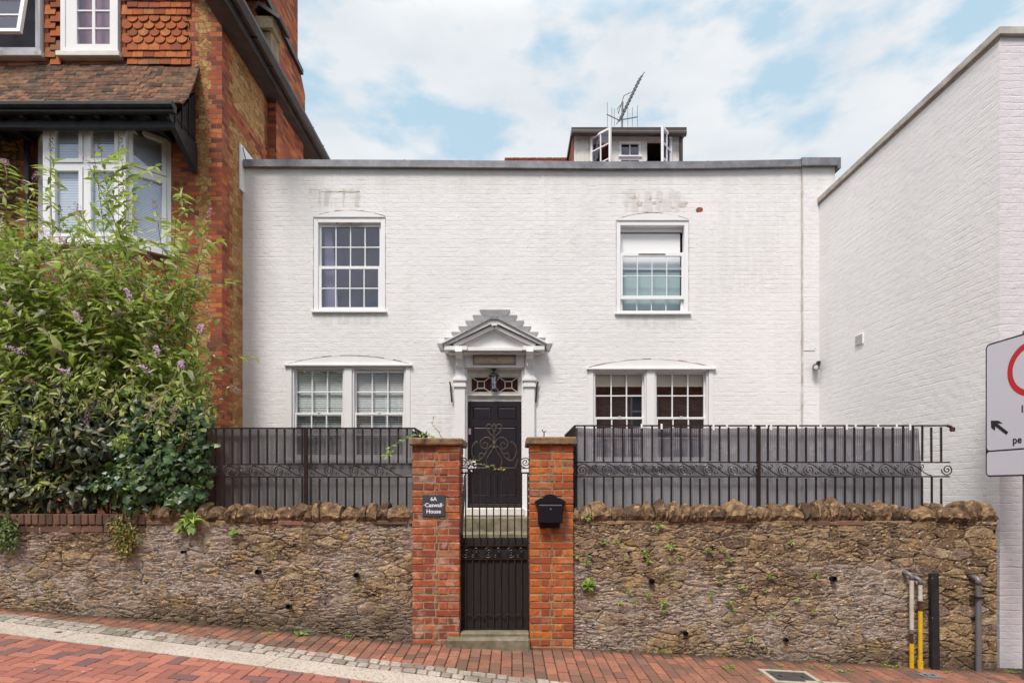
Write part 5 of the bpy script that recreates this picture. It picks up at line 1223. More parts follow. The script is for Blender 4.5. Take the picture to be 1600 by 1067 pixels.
m_ = Mat('screen_left'); v_, x_, y_, z_ = planar(m_, 'X'); rib = m_.math('SINE', m_.math('MULTIPLY', x_, 2*math.pi/.012)); gr = m_.noise(m_.mapv(v_, (60, 2.0, 1)), 1, 4, .6)
cl_ = m_.mix(gr, (.06, .056, .068), (.115, .11, .13)); cl_ = m_.mix(m_.ramp(m_.noise(v_, 2.5, 5, .6), [(.45, 0.0), (.65, .5)]), cl_, (.145, .14, .16))
m_.fin(cl_, .6, m_.bump(m_.math('ADD', gr, m_.math('MULTIPLY', rib, .15)), .6, .006))
def semi(m, t):
    tr = m.n('ShaderNodeBsdfTransparent', {0: (1, 1, 1)}); mx = m.n('ShaderNodeMixShader', {0: t, 1: m.b.outputs[0], 2: tr.outputs[0]}); m.nt.links.new(mx.outputs[0], m.out.inputs[0]); return m.m
M['screen_l'] = semi(m_, .16)
m_ = Mat('screen_right'); v_, x_, y_, z_ = planar(m_, 'X'); rib = m_.math('SINE', m_.math('MULTIPLY', x_, 2*math.pi/.0205)); line = m_.ramp(rib, [(.55, 0.0), (.85, 1.0)])
pt = m_.ramp(m_.noise(m_.mapv(v_, (1.4, 1.0, 1)), 1.6, 2, .4), [(.50, 1.0), (.56, .2)])
hz = m_.ramp(m_.math('ABSOLUTE', m_.math('SUBTRACT', m_.math('FRACT', m_.math('DIVIDE', z_, .155)), .5)), [(.465, 0.0), (.49, 1.0)])
sh_ = m_.math('GREATER_THAN', m_.math('SINE', m_.math('MULTIPLY', x_, 2*math.pi/.62)), .2)
cl_ = m_.mix(m_.noise(m_.mapv(v_, (3, 1, 1)), 1.4, 4), (.105, .10, .125), (.19, .18, .215))
cl_ = m_.mix(m_.math('MULTIPLY', line, m_.math('MULTIPLY', pt, .9)), cl_, (.44, .42, .47)); cl_ = m_.mix(m_.math('MULTIPLY', hz, .35), cl_, (.10, .095, .12))
cl_ = m_.mix(m_.ramp(m_.math('ADD', m_.noise(v_, 6, 5, .6), m_.math('MULTIPLY', z_, -.6)), [(-.36, 0.0), (-.26, .7)]), cl_, (.13, .14, .18))
m_.fin(cl_, .5, m_.bump(rib, .3, .003)); M['screen_r'] = semi(m_, .13)
t = thing('privacy_screen', 'grey ribbed plastic screening fixed behind the railing right of the gate', 'privacy screen', (1.5, 5.87, 1.2))
ysn = 5.86; xs0, xs1 = PX(897, ysn), PX(1436, ysn); edges = [xs0, PX(925, ysn), PX(1087, ysn), PX(1184, ysn), PX(1310, ysn), xs1]
for i, (a, b) in enumerate(zip(edges[:-1], edges[1:])):
    mb = MB(); n = 10; zt2 = PZ(667, ysn)
    for k in range(n):
        u0, u1 = a+(b-a)*k/n, a+(b-a)*(k+1)/n; zj = [zt2-.004-.012*abs(math.sin(u*9.0)) for u in (u0, u1)]
        of0, of1 = [.008*math.sin(u*7)+.004*i for u in (u0, u1)]
        dx = .08 if (i == 4 and k == n-1) else 0
        mb.quad((u0, ysn+of0, 1.02), (u1+dx, ysn+of1, 1.02), (u1, ysn+of1, zj[1]), (u0, ysn+of0, zj[0]))
    part('sheet', mb, M['screen_r'], t, recalc=False)
mb = MB()
for px in (1001, 1032, 1113, 1134, 1175, 1196, 1203, 1245, 1280, 1321, 1335, 1370, 1399, 1420): mb.box(PX(px, 5.79), PX(px+3, 5.79), 5.782, 5.785, PZ(665+random.uniform(2, 7), 5.79), PZ(662, 5.79))
part('cable_tie', mb, M['pvc'], t)
t = thing('privacy_screen', 'dark grey wood grained screening behind the railing left of the gate', 'privacy screen', (-2, 5.87, 1.2))
mb = MB(); a, b = PX(322, ysn), PX(645, ysn); n = 30
for k in range(n):
    u0, u1 = a+(b-a)*k/n, a+(b-a)*(k+1)/n; mb.quad((u0, ysn+.006*math.sin(u0*8), 1.02), (u1, ysn+.006*math.sin(u1*8), 1.02), (u1, ysn+.006*math.sin(u1*8), PZ(670, ysn)), (u0, ysn+.006*math.sin(u0*8), PZ(670, ysn)))
part('sheet', mb, M['screen_l'], t, recalc=False)
return_rail('short return railing beside the steps behind the right pillar', .66, 5.83, 6.9, zt_, PZ(722, yR))
return_rail('short return railing beside the steps behind the left pillar', -1.02, 5.83, 6.7, PZ(669, yR), PZ(725, yR))

# ------------------------------------------------------------------ gate
yG = 5.74
def GP(px, py): return PX(px, yG), PZ(py, yG)
t = thing('garden_gate', 'black wrought iron gate with scrolled crest between the brick pillars', 'gate', P(771, 985, yG))
x0, zT = GP(716.5, 737.5); x1, zB = GP(826, 984)
mb = MB(); mb.frame_rect(x0, x1, zB, zT, .016, yG-.012, yG+.012)
for py, h in ((731.5, .010), (852, .012), (873, .012)): X_, Z_ = GP(0, py); mb.box(x0+.001+(-.012 if py < 735 else .015), x1-.001-(-.012 if py < 735 else .015), yG-.010, yG+.010, Z_-h/2, Z_+h/2)
part('frame', mb, M['iron'], t)
for i in range(9):
    x = x0+(x1-x0)*(i+1)/10; mb = MB(); mb.box(x-.0065, x+.0065, yG-.006, yG+.006, PZ(852, yG)+.006, zT-.016); part('bar', mb, M['iron'], t)
    mb = MB(); mb.box(x-.0065, x+.0065, yG-.006, yG+.006, zB+.016, PZ(873, yG)-.006); part('bar', mb, M['iron'], t)
zs0 = PZ(872.5, yG); hh = PZ(852.5, yG)-zs0; w = (x1-x0-.03)/3
mb = MB(); 
for k in range(3): scroll_mesh(mb, x0+.015+k*w, w*.92, zs0, hh, yG-.012, .005)
part('scroll_band', mb, M['iron'], t)
mb = MB()
for k in range(7):
    cx = x0+.05+(x1-x0-.1)*k/6
    if k < 6: c2 = cx+(x1-x0-.1)/12; mb.tube([(c2+.055*math.cos(a), yG-.012, PZ(966, yG)+.045*math.sin(a)) for a in [math.pi*i/8 for i in range(9)]], .0045, 5)
part('arch_band', mb, M['iron'], t)
m_ = Mat('gate_mesh'); v_, x_, y_, z_ = planar(m_, 'X'); rr = m_.mapv(v_, (1, 1, 1), rot=(0, 0, R(45))); sx_ = m_.sep(rr)
dia = m_.math('MULTIPLY', m_.math('SINE', m_.math('MULTIPLY', sx_[0], 2*math.pi/.014)), m_.math('SINE', m_.math('MULTIPLY', sx_[1], 2*math.pi/.014)))
M['gate_mesh'] = m_.fin(m_.mix(m_.ramp(dia, [(.4, 0.0), (.7, 1.0)]), (.014, .011, .013), (.05, .045, .045)), .6, m_.bump(dia, .5, .003))
mb = MB(); mb.box(x0+.012, x1-.012, yG+.014, yG+.020, zB+.005, PZ(840, yG)); part('infill_panel', mb, M['gate_mesh'], t)
M['aged'] = simple('aged_iron', (.085, .07, .055), .55, dirt=(.02, .018, .016), dscale=14); cr = MB(); cxg, _ = GP(772, 0); 
def crv(pts, r=.0068): 
    P3 = [Vector((PX(a, yG), yG, PZ(b, yG))) for a, b in pts]; out = []
    for i in range(len(P3)-1):
        p0, p1, p2, p3 = P3[max(i-1, 0)], P3[i], P3[i+1], P3[min(i+2, len(P3)-1)]
        for k in range(6):
            u = k/6; out.append(.5*((2*p1)+(p2-p0)*u+(2*p0-5*p1+4*p2-p3)*u*u+(-p0+3*p1-3*p2+p3)*u**3))
    out.append(P3[-1]); cr.tube(out, r, 5)
for s in (-1, 1):
    q = lambda L: [(772+s*a, b) for a, b in L]
    crv(q([(0, 690), (2, 683), (8, 675), (12, 667), (9, 663), (5, 664), (4, 668), (7, 670)]))
    crv(q([(0, 688), (-1, 678), (3, 668), (0, 662)]))
    crv(q([(2, 690), (8, 684), (15, 684), (21, 690), (20, 698), (13, 701), (10, 695), (14, 691), (17, 694)]))
    crv(q([(3, 696), (10, 702), (18, 716), (28, 719), (34, 710), (34, 698), (28, 690), (26, 692)]))
    crv(q([(10, 731), (12, 718), (6, 708), (2, 700)])); crv(q([(14, 711), (20, 708), (24, 712), (21, 717), (17, 714)]))
    crv(q([(33, 731), (36, 722), (38, 716)]))
    X_, Z_ = GP(772+s*49, 722); cr.tube(spiral(X_, Z_, .058, 2.1, R(-90), yG, -s), .0055, 5)
part('crest', cr, M['aged'], t)
mb = MB(); X_, Z_ = GP(772, 693); mb.lathe([(.004, .035), (.016, .02), (.02, 0), (.014, -.02), (.02, -.045), (.004, -.06)], X_, yG, 10, Z_); part('finial_boss', mb, M['aged'], t)
mb = MB(); mb.tube([(PX(727, yG), yG-.03, PZ(742, yG)), (PX(722, yG), yG-.035, PZ(835, yG))], .012, 8); M['steel'] = simple('steel', (.20, .20, .22), .35, .8); part('closer_tube', mb, M['steel'], t)
mb = MB(); mb.cbox(PX(715, yG), PX(724, yG), yG-.045, yG-.013, PZ(848, yG), PZ(834, yG), .004); part('latch', mb, M['iron'], t)
for py in (770, 960): mb = MB(); mb.tube([(x0-.02, yG-.005, PZ(py+4, yG)), (x0-.02, yG-.005, PZ(py-4, yG))], .012, 8); part('hinge', mb, M['iron'], t)

# ------------------------------------------------------------------ pipes at the right end of the wall
def PB(px, py, y): return P(px, py, y)
def pipe_thing(name, label, cat, px, segs, y=5.52, r=.02, grp=None, elbow=None):
    X = PX(px, y); t = thing(name, label, cat, (X, y, g(X)), grp)
    for nm, mt, z0, z1, rr in segs: mb = MB(); mb.tube([(X, y, z0), (X, y, z1)], rr, 14); part(nm, mb, M[mt], t, smooth=False)
    if elbow:
        zt, side, er, mt = elbow; mb = MB(); mb.tube([(X, y, zt-.01), (X, y, zt+.02), (X+side*.008, y+.005, zt+.036), (X+side*.02, y+.02, zt+.048), (X+side*.025, y+.04, zt+.052), (X+side*.025, y+.075, zt+.052)], er, 12); part('elbow', mb, M[mt], t, smooth=True)
    return t
y = 5.57; Z = lambda py: PZ(py, y)
pipe_thing('service_pipe', 'white gas service pipe with short yellow foot, left of the pair', 'pipe', 1424.5, [('pipe', 'offwhite', Z(984), Z(905), .019), ('collar', 'iron_rust', Z(1004), Z(984), .016), ('coupling', 'grey_metal', Z(989), Z(983), .021), ('sleeve', 'yellow', Z(1043), Z(1005), .020)], y, elbow=(Z(904), -1, .021, 'grey_metal'), grp='gas pipes on the wall')
pipe_thing('service_pipe', 'tall yellow gas service pipe with white neck, right of the pair', 'pipe', 1438, [('pipe', 'offwhite', Z(935), Z(912), .019), ('coupling', 'offwhite', Z(938), Z(931), .022), ('collar', 'iron_rust', Z(955), Z(938), .018), ('sleeve', 'yellow', Z(1034), Z(954), .020), ('base_sleeve', 'yellow', Z(1045), Z(1032), .026)], y, elbow=(Z(911), -1, .022, 'grey_metal'), grp='gas pipes on the wall')
yb = 5.58; t = thing('cable_guard', 'tall black metal cable guard standing against the stone wall', 'post', P(1461, 1047, yb))
mb = MB(); a, b = PX(1455, yb), PX(1467, yb); mb.hexa([(a+.015, yb, PZ(1052, yb)), (b+.012, yb, PZ(1052, yb)), (b+.012, yb+.04, PZ(1052, yb)), (a+.015, yb+.04, PZ(1052, yb)), (a, yb, PZ(896, yb)), (b, yb, PZ(896, yb)), (b, yb+.04, PZ(896, yb)), (a, yb+.04, PZ(896, yb))]); part('guard', mb, M['black_wood'], t)
mb = MB()
for py in (903, 965): mb.tube([P(1457, py, yb-.003), P(1457, py, yb+.001)], .006, 8)
part('screw', mb, M['grey_metal'], t)
t = pipe_thing('drain_pipe', 'grey plastic pipe clipped to the right end of the stone wall', 'pipe', 1529, [('pipe', 'grey_metal', PZ(1049, 5.57), PZ(914, 5.57), .025)], 5.57, elbow=(PZ(911, 5.57), -.15, .026, 'grey_metal'))
mb = MB(); X = PX(1529, 5.57); mb.box(X-.045, X+.03, 5.535, 5.63, PZ(934, 5.57), PZ(931, 5.57)); part('clip', mb, M['iron'], t)

# ------------------------------------------------------------------ road sign
XS = 4.87; Yc, hw = 5.21, .515; zs1, zs0 = 3.055, 1.70; zd = 1.96
t = thing('road_sign', 'white traffic sign with red ring and black arrow on a grey post', 'road sign', (4.965, 5.39, -.35))
def rr_poly(y0, y1, z0, z1, r, n=5):
    pts = []
    for cy, cz, a0 in ((y1-r, z1-r, 0), (y0+r, z1-r, 90), (y0+r, z0+r, 180), (y1-r, z0+r, 270)):
        for i in range(n+1): a = R(a0+90*i/n); pts.append((cy+r*math.cos(a), cz+r*math.sin(a)))
    return pts
mb = MB(); mb.prism_x(rr_poly(Yc-hw, Yc+hw, zs0, zs1, .05), XS, XS+.004); pan = part('panel', mb, M['sign_black'], t)
mb = MB(); mb.prism_x(rr_poly(Yc-hw+.016, Yc+hw-.016, zd+.008, zs1-.016, .036), XS-.0015, XS+.002); mb.prism_x(rr_poly(Yc-hw+.016, Yc+hw-.016, zs0+.016, zd-.008, .03), XS-.0015, XS+.002); part('face', mb, M['sign_grey'], pan)
mb = MB(); n = 40; zc = EYE+(760-581)*5.40/F; ro, ri = .262, .205; b0 = 0
for rr_ in (ri, ro):
    for k in range(n): a = 2*math.pi*k/n; mb.v.append((XS-.003, Yc+rr_*math.cos(a), zc+rr_*math.sin(a)))
for k in range(n): mb.f.append((k, (k+1) % n, n+(k+1) % n, n+k))
part('red_ring', mb, M['sign_red'], pan, recalc=False)
def SPt(px, py): Y = XS*F/(px-800); return (XS-.003, Y, PZ(py, Y))
mb = MB(); mb.f.append(tuple(range(7))); mb.v += [SPt(*q) for q in ((1548.5, 657), (1560.5, 657), (1567.5, 661.5), (1559, 661.5), (1576, 675), (1572.5, 679), (1555.5, 666))]
mb.v.append(SPt(1555, 673)); mb.v.append(SPt(1549, 668)); mb.f = [(0,1,2,3,6), (3,4,5,6), (0,6,7,8)]
part('arrow', mb, M['sign_black'], pan, recalc=False)
mb = MB(); Ms = Matrix(((0, 0, -1, XS-.003), (-1, 0, 0, 0), (0, 1, 0, 0), (0, 0, 0, 1)))
def txt_at(s, size, px, py): p = SPt(px, py); add_text(mb, s, size, Matrix.Translation((0, p[1], p[2])) @ Matrix(((0,0,-1,XS-.003),(-1,0,0,0),(0,1,0,0),(0,0,0,1))), .0005, 'LEFT')
txt_at('1', .10, 1594, 640); txt_at('pe', .10, 1582.5, 688); part('lettering', mb, M['sign_black'], pan, recalc=False)
mb = MB(); mb.tube([(4.975, 5.36, -.6), (4.975, 5.36, 3.1)], .046, 18); part('post', mb, M['grey_metal'], t, smooth=False)
mb = MB()
for z in (2.75, 1.95): mb.box(XS+.005, 4.975, Yc-.35, Yc+.35, z-.02, z+.02); mb.box(4.92, 5.03, 5.30, 5.42, z-.03, z+.03)
part('clamp', mb, M['grey_metal'], t)

# ------------------------------------------------------------------ the other side of the street (seen only in the window panes)
t = thing('opposite_building', 'red brick terrace across the street, mirrored in the ground floor windows', 'building', (0, -7, 0))
mb = MB(); oy = -7.0; hs = [(-9.5+3*i, -8.2+3*i, z0, z0+1.6) for i in range(6) for z0 in (1.4, 4.3)]
wall_holes(mb, -14, 14, -1, 6.8, hs, oy-.3, oy); part('wall', mb, M['lb_plain'], t)
for h in hs:
    w = MB(); w.frame_rect(h[0], h[1], h[2], h[3], .09, oy-.2, oy-.1); w.box((h[0]+h[1])/2-.04, (h[0]+h[1])/2+.04, oy-.19, oy-.11, h[2], h[3]); w.box(h[0]+.09, h[1]-.09, oy-.19, oy-.11, (h[2]+h[3])/2-.04, (h[2]+h[3])/2+.04); W_ = part('window', w, M['pvc'], t)
    w = MB(); w.quad((h[0], oy-.22, h[2]), (h[1], oy-.22, h[2]), (h[1], oy-.22, h[3]), (h[0], oy-.22, h[3])); part('pane', w, M['slate'], W_, recalc=False)
mb = MB(); mb.prism_x([(oy+.3, 6.8), (oy-3, 9), (oy-6.5, 6.8)], -14.3, 14.3); part('roof', mb, M['slate'], t)
mb = MB(); mb.box(-14, 14, oy, oy+.05, 3.55, 3.8); part('string_course', mb, M['paint_old'], t)
# ------------------------------------------------------------------ vegetation
rng = np.random.default_rng(11)
class Leaves:
    """collects many small leaves (each its own mesh island)"""
    def __init__(s): s.V = []; s.F = []; s.n = 0
    def add(s, pos, dirv, nrm, L, Wd, shape='lance', curl=.18):
        d = Vector(dirv).normalized(); nn = Vector(nrm); nn = (nn-d*nn.dot(d))
        if nn.length < 1e-4: nn = d.orthogonal()
        nn.normalize(); sd = d.cross(nn)
        p = Vector(pos)
        if shape == 'lance':
            prof = [(0, 0, 0), (.3, .42, .04), (.62, .36, .01), (1, 0, -curl)]
            pts = [p, p+d*L*.3+sd*Wd*.5+nn*Wd*.12, p+d*L*.3+nn*L*.02, p+d*L*.3-sd*Wd*.5+nn*Wd*.12, p+d*L*.66+sd*Wd*.36-nn*L*curl*.25, p+d*L*.66-nn*L*curl*.4, p+d*L*.66-sd*Wd*.36-nn*L*curl*.25, p+d*L-nn*L*curl]
            fs = [(0,1,2),(0,2,3),(1,4,5,2),(2,5,6,3),(4,7,5),(5,7,6)]
        elif shape == 'ivy':
            pts = [p, p+d*L*.18+sd*Wd*.62-nn*.006, p+d*L*.5+sd*Wd*.34, p+d*L*.62+sd*Wd*.6-nn*L*.1, p+d*L-nn*L*curl, p+d*L*.62-sd*Wd*.6-nn*L*.1, p+d*L*.5-sd*Wd*.34, p+d*L*.18-sd*Wd*.62-nn*.006, p+d*L*.42+nn*L*.06]
            fs = [(0,1,8),(1,2,8),(2,3,8),(3,4,8),(4,5,8),(5,6,8),(6,7,8),(7,0,8)]
        else:
            pts = [p, p+d*L*.5+sd*Wd*.5+nn*Wd*.1, p+d*L-nn*L*curl, p+d*L*.5-sd*Wd*.5+nn*Wd*.1]; fs = [(0,1,2),(0,2,3)]
        s.V += [tuple(q) for q in pts]; s.F += [tuple(i+s.n for i in f) for f in fs]; s.n += len(pts)
    def mb(s): m = MB(); m.v = s.V; m.f = s.F; return m
def U(a, b): return float(rng.uniform(a, b))
def G_(s=1): return float(rng.normal(0, s))
# buddleia: arching canes from a few crowns behind the wall
t = thing('buddleia_bush', 'tall straggly buddleia with purple flower spikes in front of the bay window', 'bush', (-5.0, 6.9, 1.02))
lv, fl_, fd, st = Leaves(), Leaves(), Leaves(), MB()
def panicle(pos, d, L, dead):
    d = Vector(d).normalized(); tgt = fd if dead else fl_
    n = int(L*330); 
    for k in range(n):
        u = k/n; r = .03*(1-u*.75)*(.8 if dead else 1); a = U(0, 6.28); o = d.orthogonal().normalized(); o2 = d.cross(o)
        off = (o*math.cos(a)+o2*math.sin(a)); p = Vector(pos)+d*L*u+off*r*U(.3, 1)+Vector((0, 0, -.35*L*u*u))
        tgt.add(p, off+d*.4, d, U(.012, .02), U(.010, .018), 'q', .1)
def cane(base, tip_dir, length, lean, nleaf, leafL, flower=True, r=.011, leaf_from=.2):
    p = Vector(base); d = Vector(tip_dir).normalized(); pts = [p.copy()]; seg = 12; dirs = [d.copy()]
    for i in range(seg):
        u = i/seg; d = (d+Vector((lean[0]*.06+G_(.03), lean[1]*.06+G_(.03), -.03*u*2.2+G_(.015)))).normalized(); p = p+d*length/seg; pts.append(p.copy()); dirs.append(d.copy())
    st.tube(pts, r, 5, r2=.0025)
    for k in range(nleaf):
        u = leaf_from+(1-leaf_from)*(k+U(0, 1))/nleaf; f = u*seg; i = min(int(f), seg-1); q = pts[i].lerp(pts[i+1], f-i); dd = dirs[i]
        az = (k % 2)*math.pi/2+U(-.4, .4); o = dd.orthogonal().normalized(); o2 = dd.cross(o)
        for s_ in (0, math.pi):
            off = o*math.cos(az+s_)+o2*math.sin(az+s_); ld = (off*.9+dd*U(.2, .8)+Vector((0, 0, U(-1.0, .35))))
            L = leafL*U(.45, 1.35)*(1-.45*u)
            lv.add(q+off*.01, ld, Vector((0, 0, 1))+dd*.3+Vector((G_(.6), G_(.6)-.4, 0)), L, L*U(.26, .40), 'lance', U(.05, .35))
        if nleaf > 20 and rng.random() < .13 and u > .3:      # side shoot
            sd_ = (o*math.cos(az)+o2*math.sin(az)+dd*.8+Vector((0, 0, .3))).normalized(); L2 = U(.18, .5); q2 = q.copy(); sp = [q2]; 
            for m in range(4): sd_ = (sd_+Vector((0, 0, -.06))).normalized(); q2 = q2+sd_*L2/4; sp.append(q2.copy())
            st.tube(sp, .004, 4, r2=.002)
            for m in range(5):
                qq = sp[min(4, m)]; 
                for s_ in (-1, 1):
                    lo = sd_.cross(Vector((0, 0, 1))); lo = lo*s_+sd_*.6+Vector((0, 0, U(-.4, .1))); LL = leafL*U(.4, .85)
                    lv.add(qq, lo, Vector((G_(.2), G_(.2), 1)), LL, LL*.3, 'lance', U(.1, .35))
            if rng.random() < .55: panicle(sp[-1], sd_, U(.10, .16), rng.random() < .3)
    if flower: panicle(pts[-1], dirs[-1]+Vector((0, 0, -.1)), U(.15, .25), rng.random() < .35)
def toward(px, py, y, base):   # cane aimed so that its tip lands near this photo point
    tp = Vector(P(px, py, y)); b = Vector(base); return tp, b
targets = [(180,245,6.9),(150,262,6.6),(95,262,6.8),(235,258,6.7),(262,270,6.9),(280,300,6.6),(210,300,6.3),(60,278,6.7),(8,268,6.8),(-30,300,6.6),(40,310,6.4),(120,310,6.4),(170,330,6.2),(245,335,6.4),(268,365,6.3),(285,400,6.5),(300,450,6.4),(305,400,6.9),(20,350,6.3),(80,350,6.2),(-10,400,6.2),(140,380,6.0),(200,390,6.0),(232,420,6.0),(60,410,6.0),(100,440,5.95),(10,450,6.0),(165,440,5.95),(215,470,5.9),(262,470,6.0),(290,500,6.1),(40,490,5.9),(130,500,5.85),(-30,480,6.1),(-20,540,6.0),(80,540,5.9),(190,520,5.85),(240,540,5.9),(285,560,6.0),(20,580,5.9),(120,580,5.8),(308,530,6.5),(-60,350,6.9),(-70,430,6.5),(160,290,7.2),(110,280,7.3),(220,350,7.3),(70,400,7.3),(150,420,7.3),(250,430,7.3),(20,430,7.3),(185,480,7.2),(90,500,7.2),(270,520,7.1)]
bases = [Vector((-4.55, 6.6, 1.05)), Vector((-4.9, 6.9, 1.05)), Vector((-5.5, 6.7, 1.05)), Vector((-4.2, 6.8, 1.05)), Vector((-6.3, 6.9, 1.05))]
for i, (px, py, y) in enumerate(targets):
    tp = Vector(P(px, py, y)); b = min(bases, key=lambda q: abs(q.x-tp.x)+U(0, 1.0))+Vector((G_(.12), G_(.12), 0)); v = tp-b; L = v.length*1.0
    cane(b, v+Vector((-v.x*.35, -v.y*.3, v.z*.16)), L, (v.x/L*1.6, v.y/L*1.2), int(16+L*10), .215, r=.009)
for k in range(420):     # filler growth of the body
    px, py = U(-70, 296), U(350, 640); 
    if px > 250 and py < 420 and rng.random() < .8: continue
    if px > 262 and rng.random() < .55: continue
    if py < 370 and rng.random() < .5: continue
    if py < 450 and rng.random() < .35: continue
    y = U(5.85, 7.4); tp = Vector(P(px, py, y)); b = tp+Vector((U(-.1, .25)+(.15 if px < 160 else -.15), U(.0, .3), -U(.5, 1.0))); v = tp-b
    cane(b, v+Vector((0, 0, .2)), v.length*1.15, (U(-.6, .6), U(-.8, .2)), int(U(11, 17)), .20, rng.random() < .34, .004, .05)
for k in range(60):     # shoots hanging over the dark shrub and the ivy
    px, py = U(-20, 300), U(625, 760) if rng.random() < .6 else U(610, 670); y = U(5.45, 5.75) if px < 180 else U(5.4, 5.6); tp = Vector(P(px, py, y)); b = tp+Vector((U(-.25, .25), U(.15, .35), U(.0, .5))); v = tp-b
    cane(b, v, v.length*1.1, (U(-.6, .6), U(-.8, .2)), int(U(4, 9)), .12, rng.random() < .12, .004, .1)
for k in range(46):     # pale fine growth at the right foot
    px, py = U(268, 338), U(560, 668); y = U(6.0, 6.5); tp = Vector(P(px, py, y)); b = tp+Vector((U(-.4, -.05), U(0, .2), -U(.3, .6))); v = tp-b
    cane(b, v+Vector((0, 0, .1)), v.length*1.05, (U(-.2, .5), 0), int(U(9, 14)), .10, False, .003, .1)
cane(Vector((-3.95, 6.2, 2.35)), Vector((.8, -.15, .55)), .95, (.5, 0), 9, .12, True, .006, .3)      # spray reaching over the white wall
cane(Vector((-4.1, 6.2, 2.2)), Vector((.8, -.15, .3)), .75, (.3, 0), 10, .12, False, .005, .2)
part('stems', st, M['stem'], t, recalc=False); part('leaves', lv.mb(), M['bud_leaf'], t, recalc=False)
part('flower_spikes', fl_.mb(), M['flower'], t, recalc=False); part('spent_flower_spikes', fd.mb(), M['flower_dead'], t, recalc=False)
def mound(name, label, cat, boxes, n, shape, Lr, wr, mat, stems=True, droop=.5, loc=None):
    """leaves over the skins of several soft ellipsoids plus some inside"""
    t = thing(name, label, cat, loc); lv = Leaves(); st = MB(); tot = sum(b[6] for b in boxes)
    for (cx, cy, cz, rx, ry, rz, wgt) in boxes:
        for k in range(int(n*wgt/tot)):
            v = Vector((G_(), G_(), G_())).normalized(); 
            if v.y > .35: v.y = -v.y
            rr = U(.62, 1.03) if rng.random() < .7 else U(.2, .7)
            bump = 1+.13*math.sin(v.x*7+cx*3)+.11*math.sin(v.z*9+cz)+.08*math.sin(v.x*17+v.z*13)
            p = Vector((cx+v.x*rx*rr*bump, cy+v.y*ry*rr, cz+v.z*rz*rr*bump))
            ld = Vector((G_(.55), G_(.3)-.25, -droop+G_(.45))); nr = v+Vector((G_(.35), -.5+G_(.3), .55+G_(.3)))
            L = U(*Lr); lv.add(p, ld, nr, L, L*U(*wr), shape, U(.05, .3))
        for k in range(14):
            a = Vector((cx+G_(.25)*rx, cy+.1, cz-rz*.8)); b = Vector((cx+U(-.9, .9)*rx, cy-ry*U(0, .9), cz+U(-.3, .95)*rz)); m_ = a.lerp(b, .5)+Vector((0, 0, .12)); st.tube([a, m_, b], .007, 4, r2=.003)
    part('stems', st, M['stem'], t, recalc=False); part('leaves', lv.mb(), M[mat], t, recalc=False); return t
def E(px, py, y, rpx, rpz, ry, w): k = y/F; x_, y_, z_ = P(px, py, y); return (x_, y_, z_, rpx*k, ry, rpz*k, w)
mound('ivy', 'dark glossy ivy spilling over the wall top at the left end of the railing', 'ivy', [E(250, 705, 5.95, 62, 62, .34, 2.6), E(290, 722, 5.8, 34, 44, .25, 1.5), E(225, 755, 5.75, 65, 38, .22, 1.6), E(280, 650, 6.0, 45, 30, .3, 1), E(245, 640, 6.0, 30, 28, .25, .6), E(312, 690, 5.78, 16, 40, .14, .5), E(205, 700, 5.9, 26, 40, .2, .7), E(290, 772, 5.7, 34, 20, .12, .6), E(320, 735, 5.74, 12, 18, .1, .25)], 3300, 'ivy', (.05, .12), (.6, .8), 'ivy_leaf', loc=(-3.6, 5.9, 1.2))
mound('dark_shrub', 'dense dark evergreen shrub under the buddleia above the brick wall coping', 'shrub', [E(60, 700, 6.0, 110, 75, .4, 4), E(150, 690, 5.95, 75, 70, .35, 2.4), E(20, 770, 5.85, 70, 36, .2, 1.2), E(120, 765, 5.85, 70, 34, .2, 1.3), E(-60, 700, 6.0, 90, 90, .4, 2), E(90, 630, 6.1, 90, 40, .3, 1.5)], 5600, 'lance', (.045, .14), (.3, .5), 'shrub_leaf', loc=(-5, 5.95, 1.2))
mound('wall_fern', 'yellow and green creeping plant hanging on the wall below the brick coping', 'plant', [E(196, 832, 5.60, 26, 28, .07, 2), E(197, 858, 5.59, 13, 14, .05, .8), E(180, 822, 5.6, 16, 12, .05, .5)], 520, 'lance', (.022, .04), (.45, .7), 'yel_leaf', loc=(-3.9, 5.6, 1.1))
M['fern_dark'] = leaf_mat('creeper_leaf', [(0, (.035, .07, .018)), (.6, (.07, .13, .028)), (1, (.17, .22, .04))], .5, .2)
mound('wall_creeper', 'green creeping plant on the wall at the far left edge', 'plant', [E(8, 838, 5.60, 26, 28, .08, 2), E(0, 820, 5.6, 25, 18, .06, .8)], 560, 'lance', (.025, .045), (.45, .7), 'fern_dark', loc=(-5.1, 5.6, 1.1))
# tufts in the walls
def tuft(px, py, r, label, n=14, mat='fern_leaf', y=None, up=.3, grp='fern tufts growing from the stone wall', floor=False, shape='lance', wr=(.3, .5)):
    if floor: Y = (EYE-g(0))*F/(py-760); X = PX(px, Y); Y = (EYE-g(X))*F/(py-760); X = PX(px, Y); pos = Vector((X, Y, g(X)+.004)); k = Y/F
    else: y = y or YW-.025; pos = Vector(P(px, py, y)); k = y/F
    lv = Leaves(); Rr = r*k
    for i in range(n):
        a = U(0, 6.28); d = Vector((math.cos(a), -U(.2, .8), math.sin(a)*.7+up)) if not floor else Vector((math.cos(a), math.sin(a), U(.15, .9)))
        p = pos+Vector((G_(.18)*Rr, -abs(G_(.15))*Rr, G_(.15)*Rr)) if not floor else pos+Vector((G_(.5)*Rr, G_(.25)*Rr, 0))
        L = Rr*U(.5, 1.05); lv.add(p, d, Vector((G_(.3), -.6, .8)), L, L*U(*wr), shape, U(.1, .4))
    tag(part('wall_fern' if not floor else 'pavement_weed', lv.mb(), M[mat], None, org=pos, recalc=False), label, 'plant' if not floor else 'weed', grp)
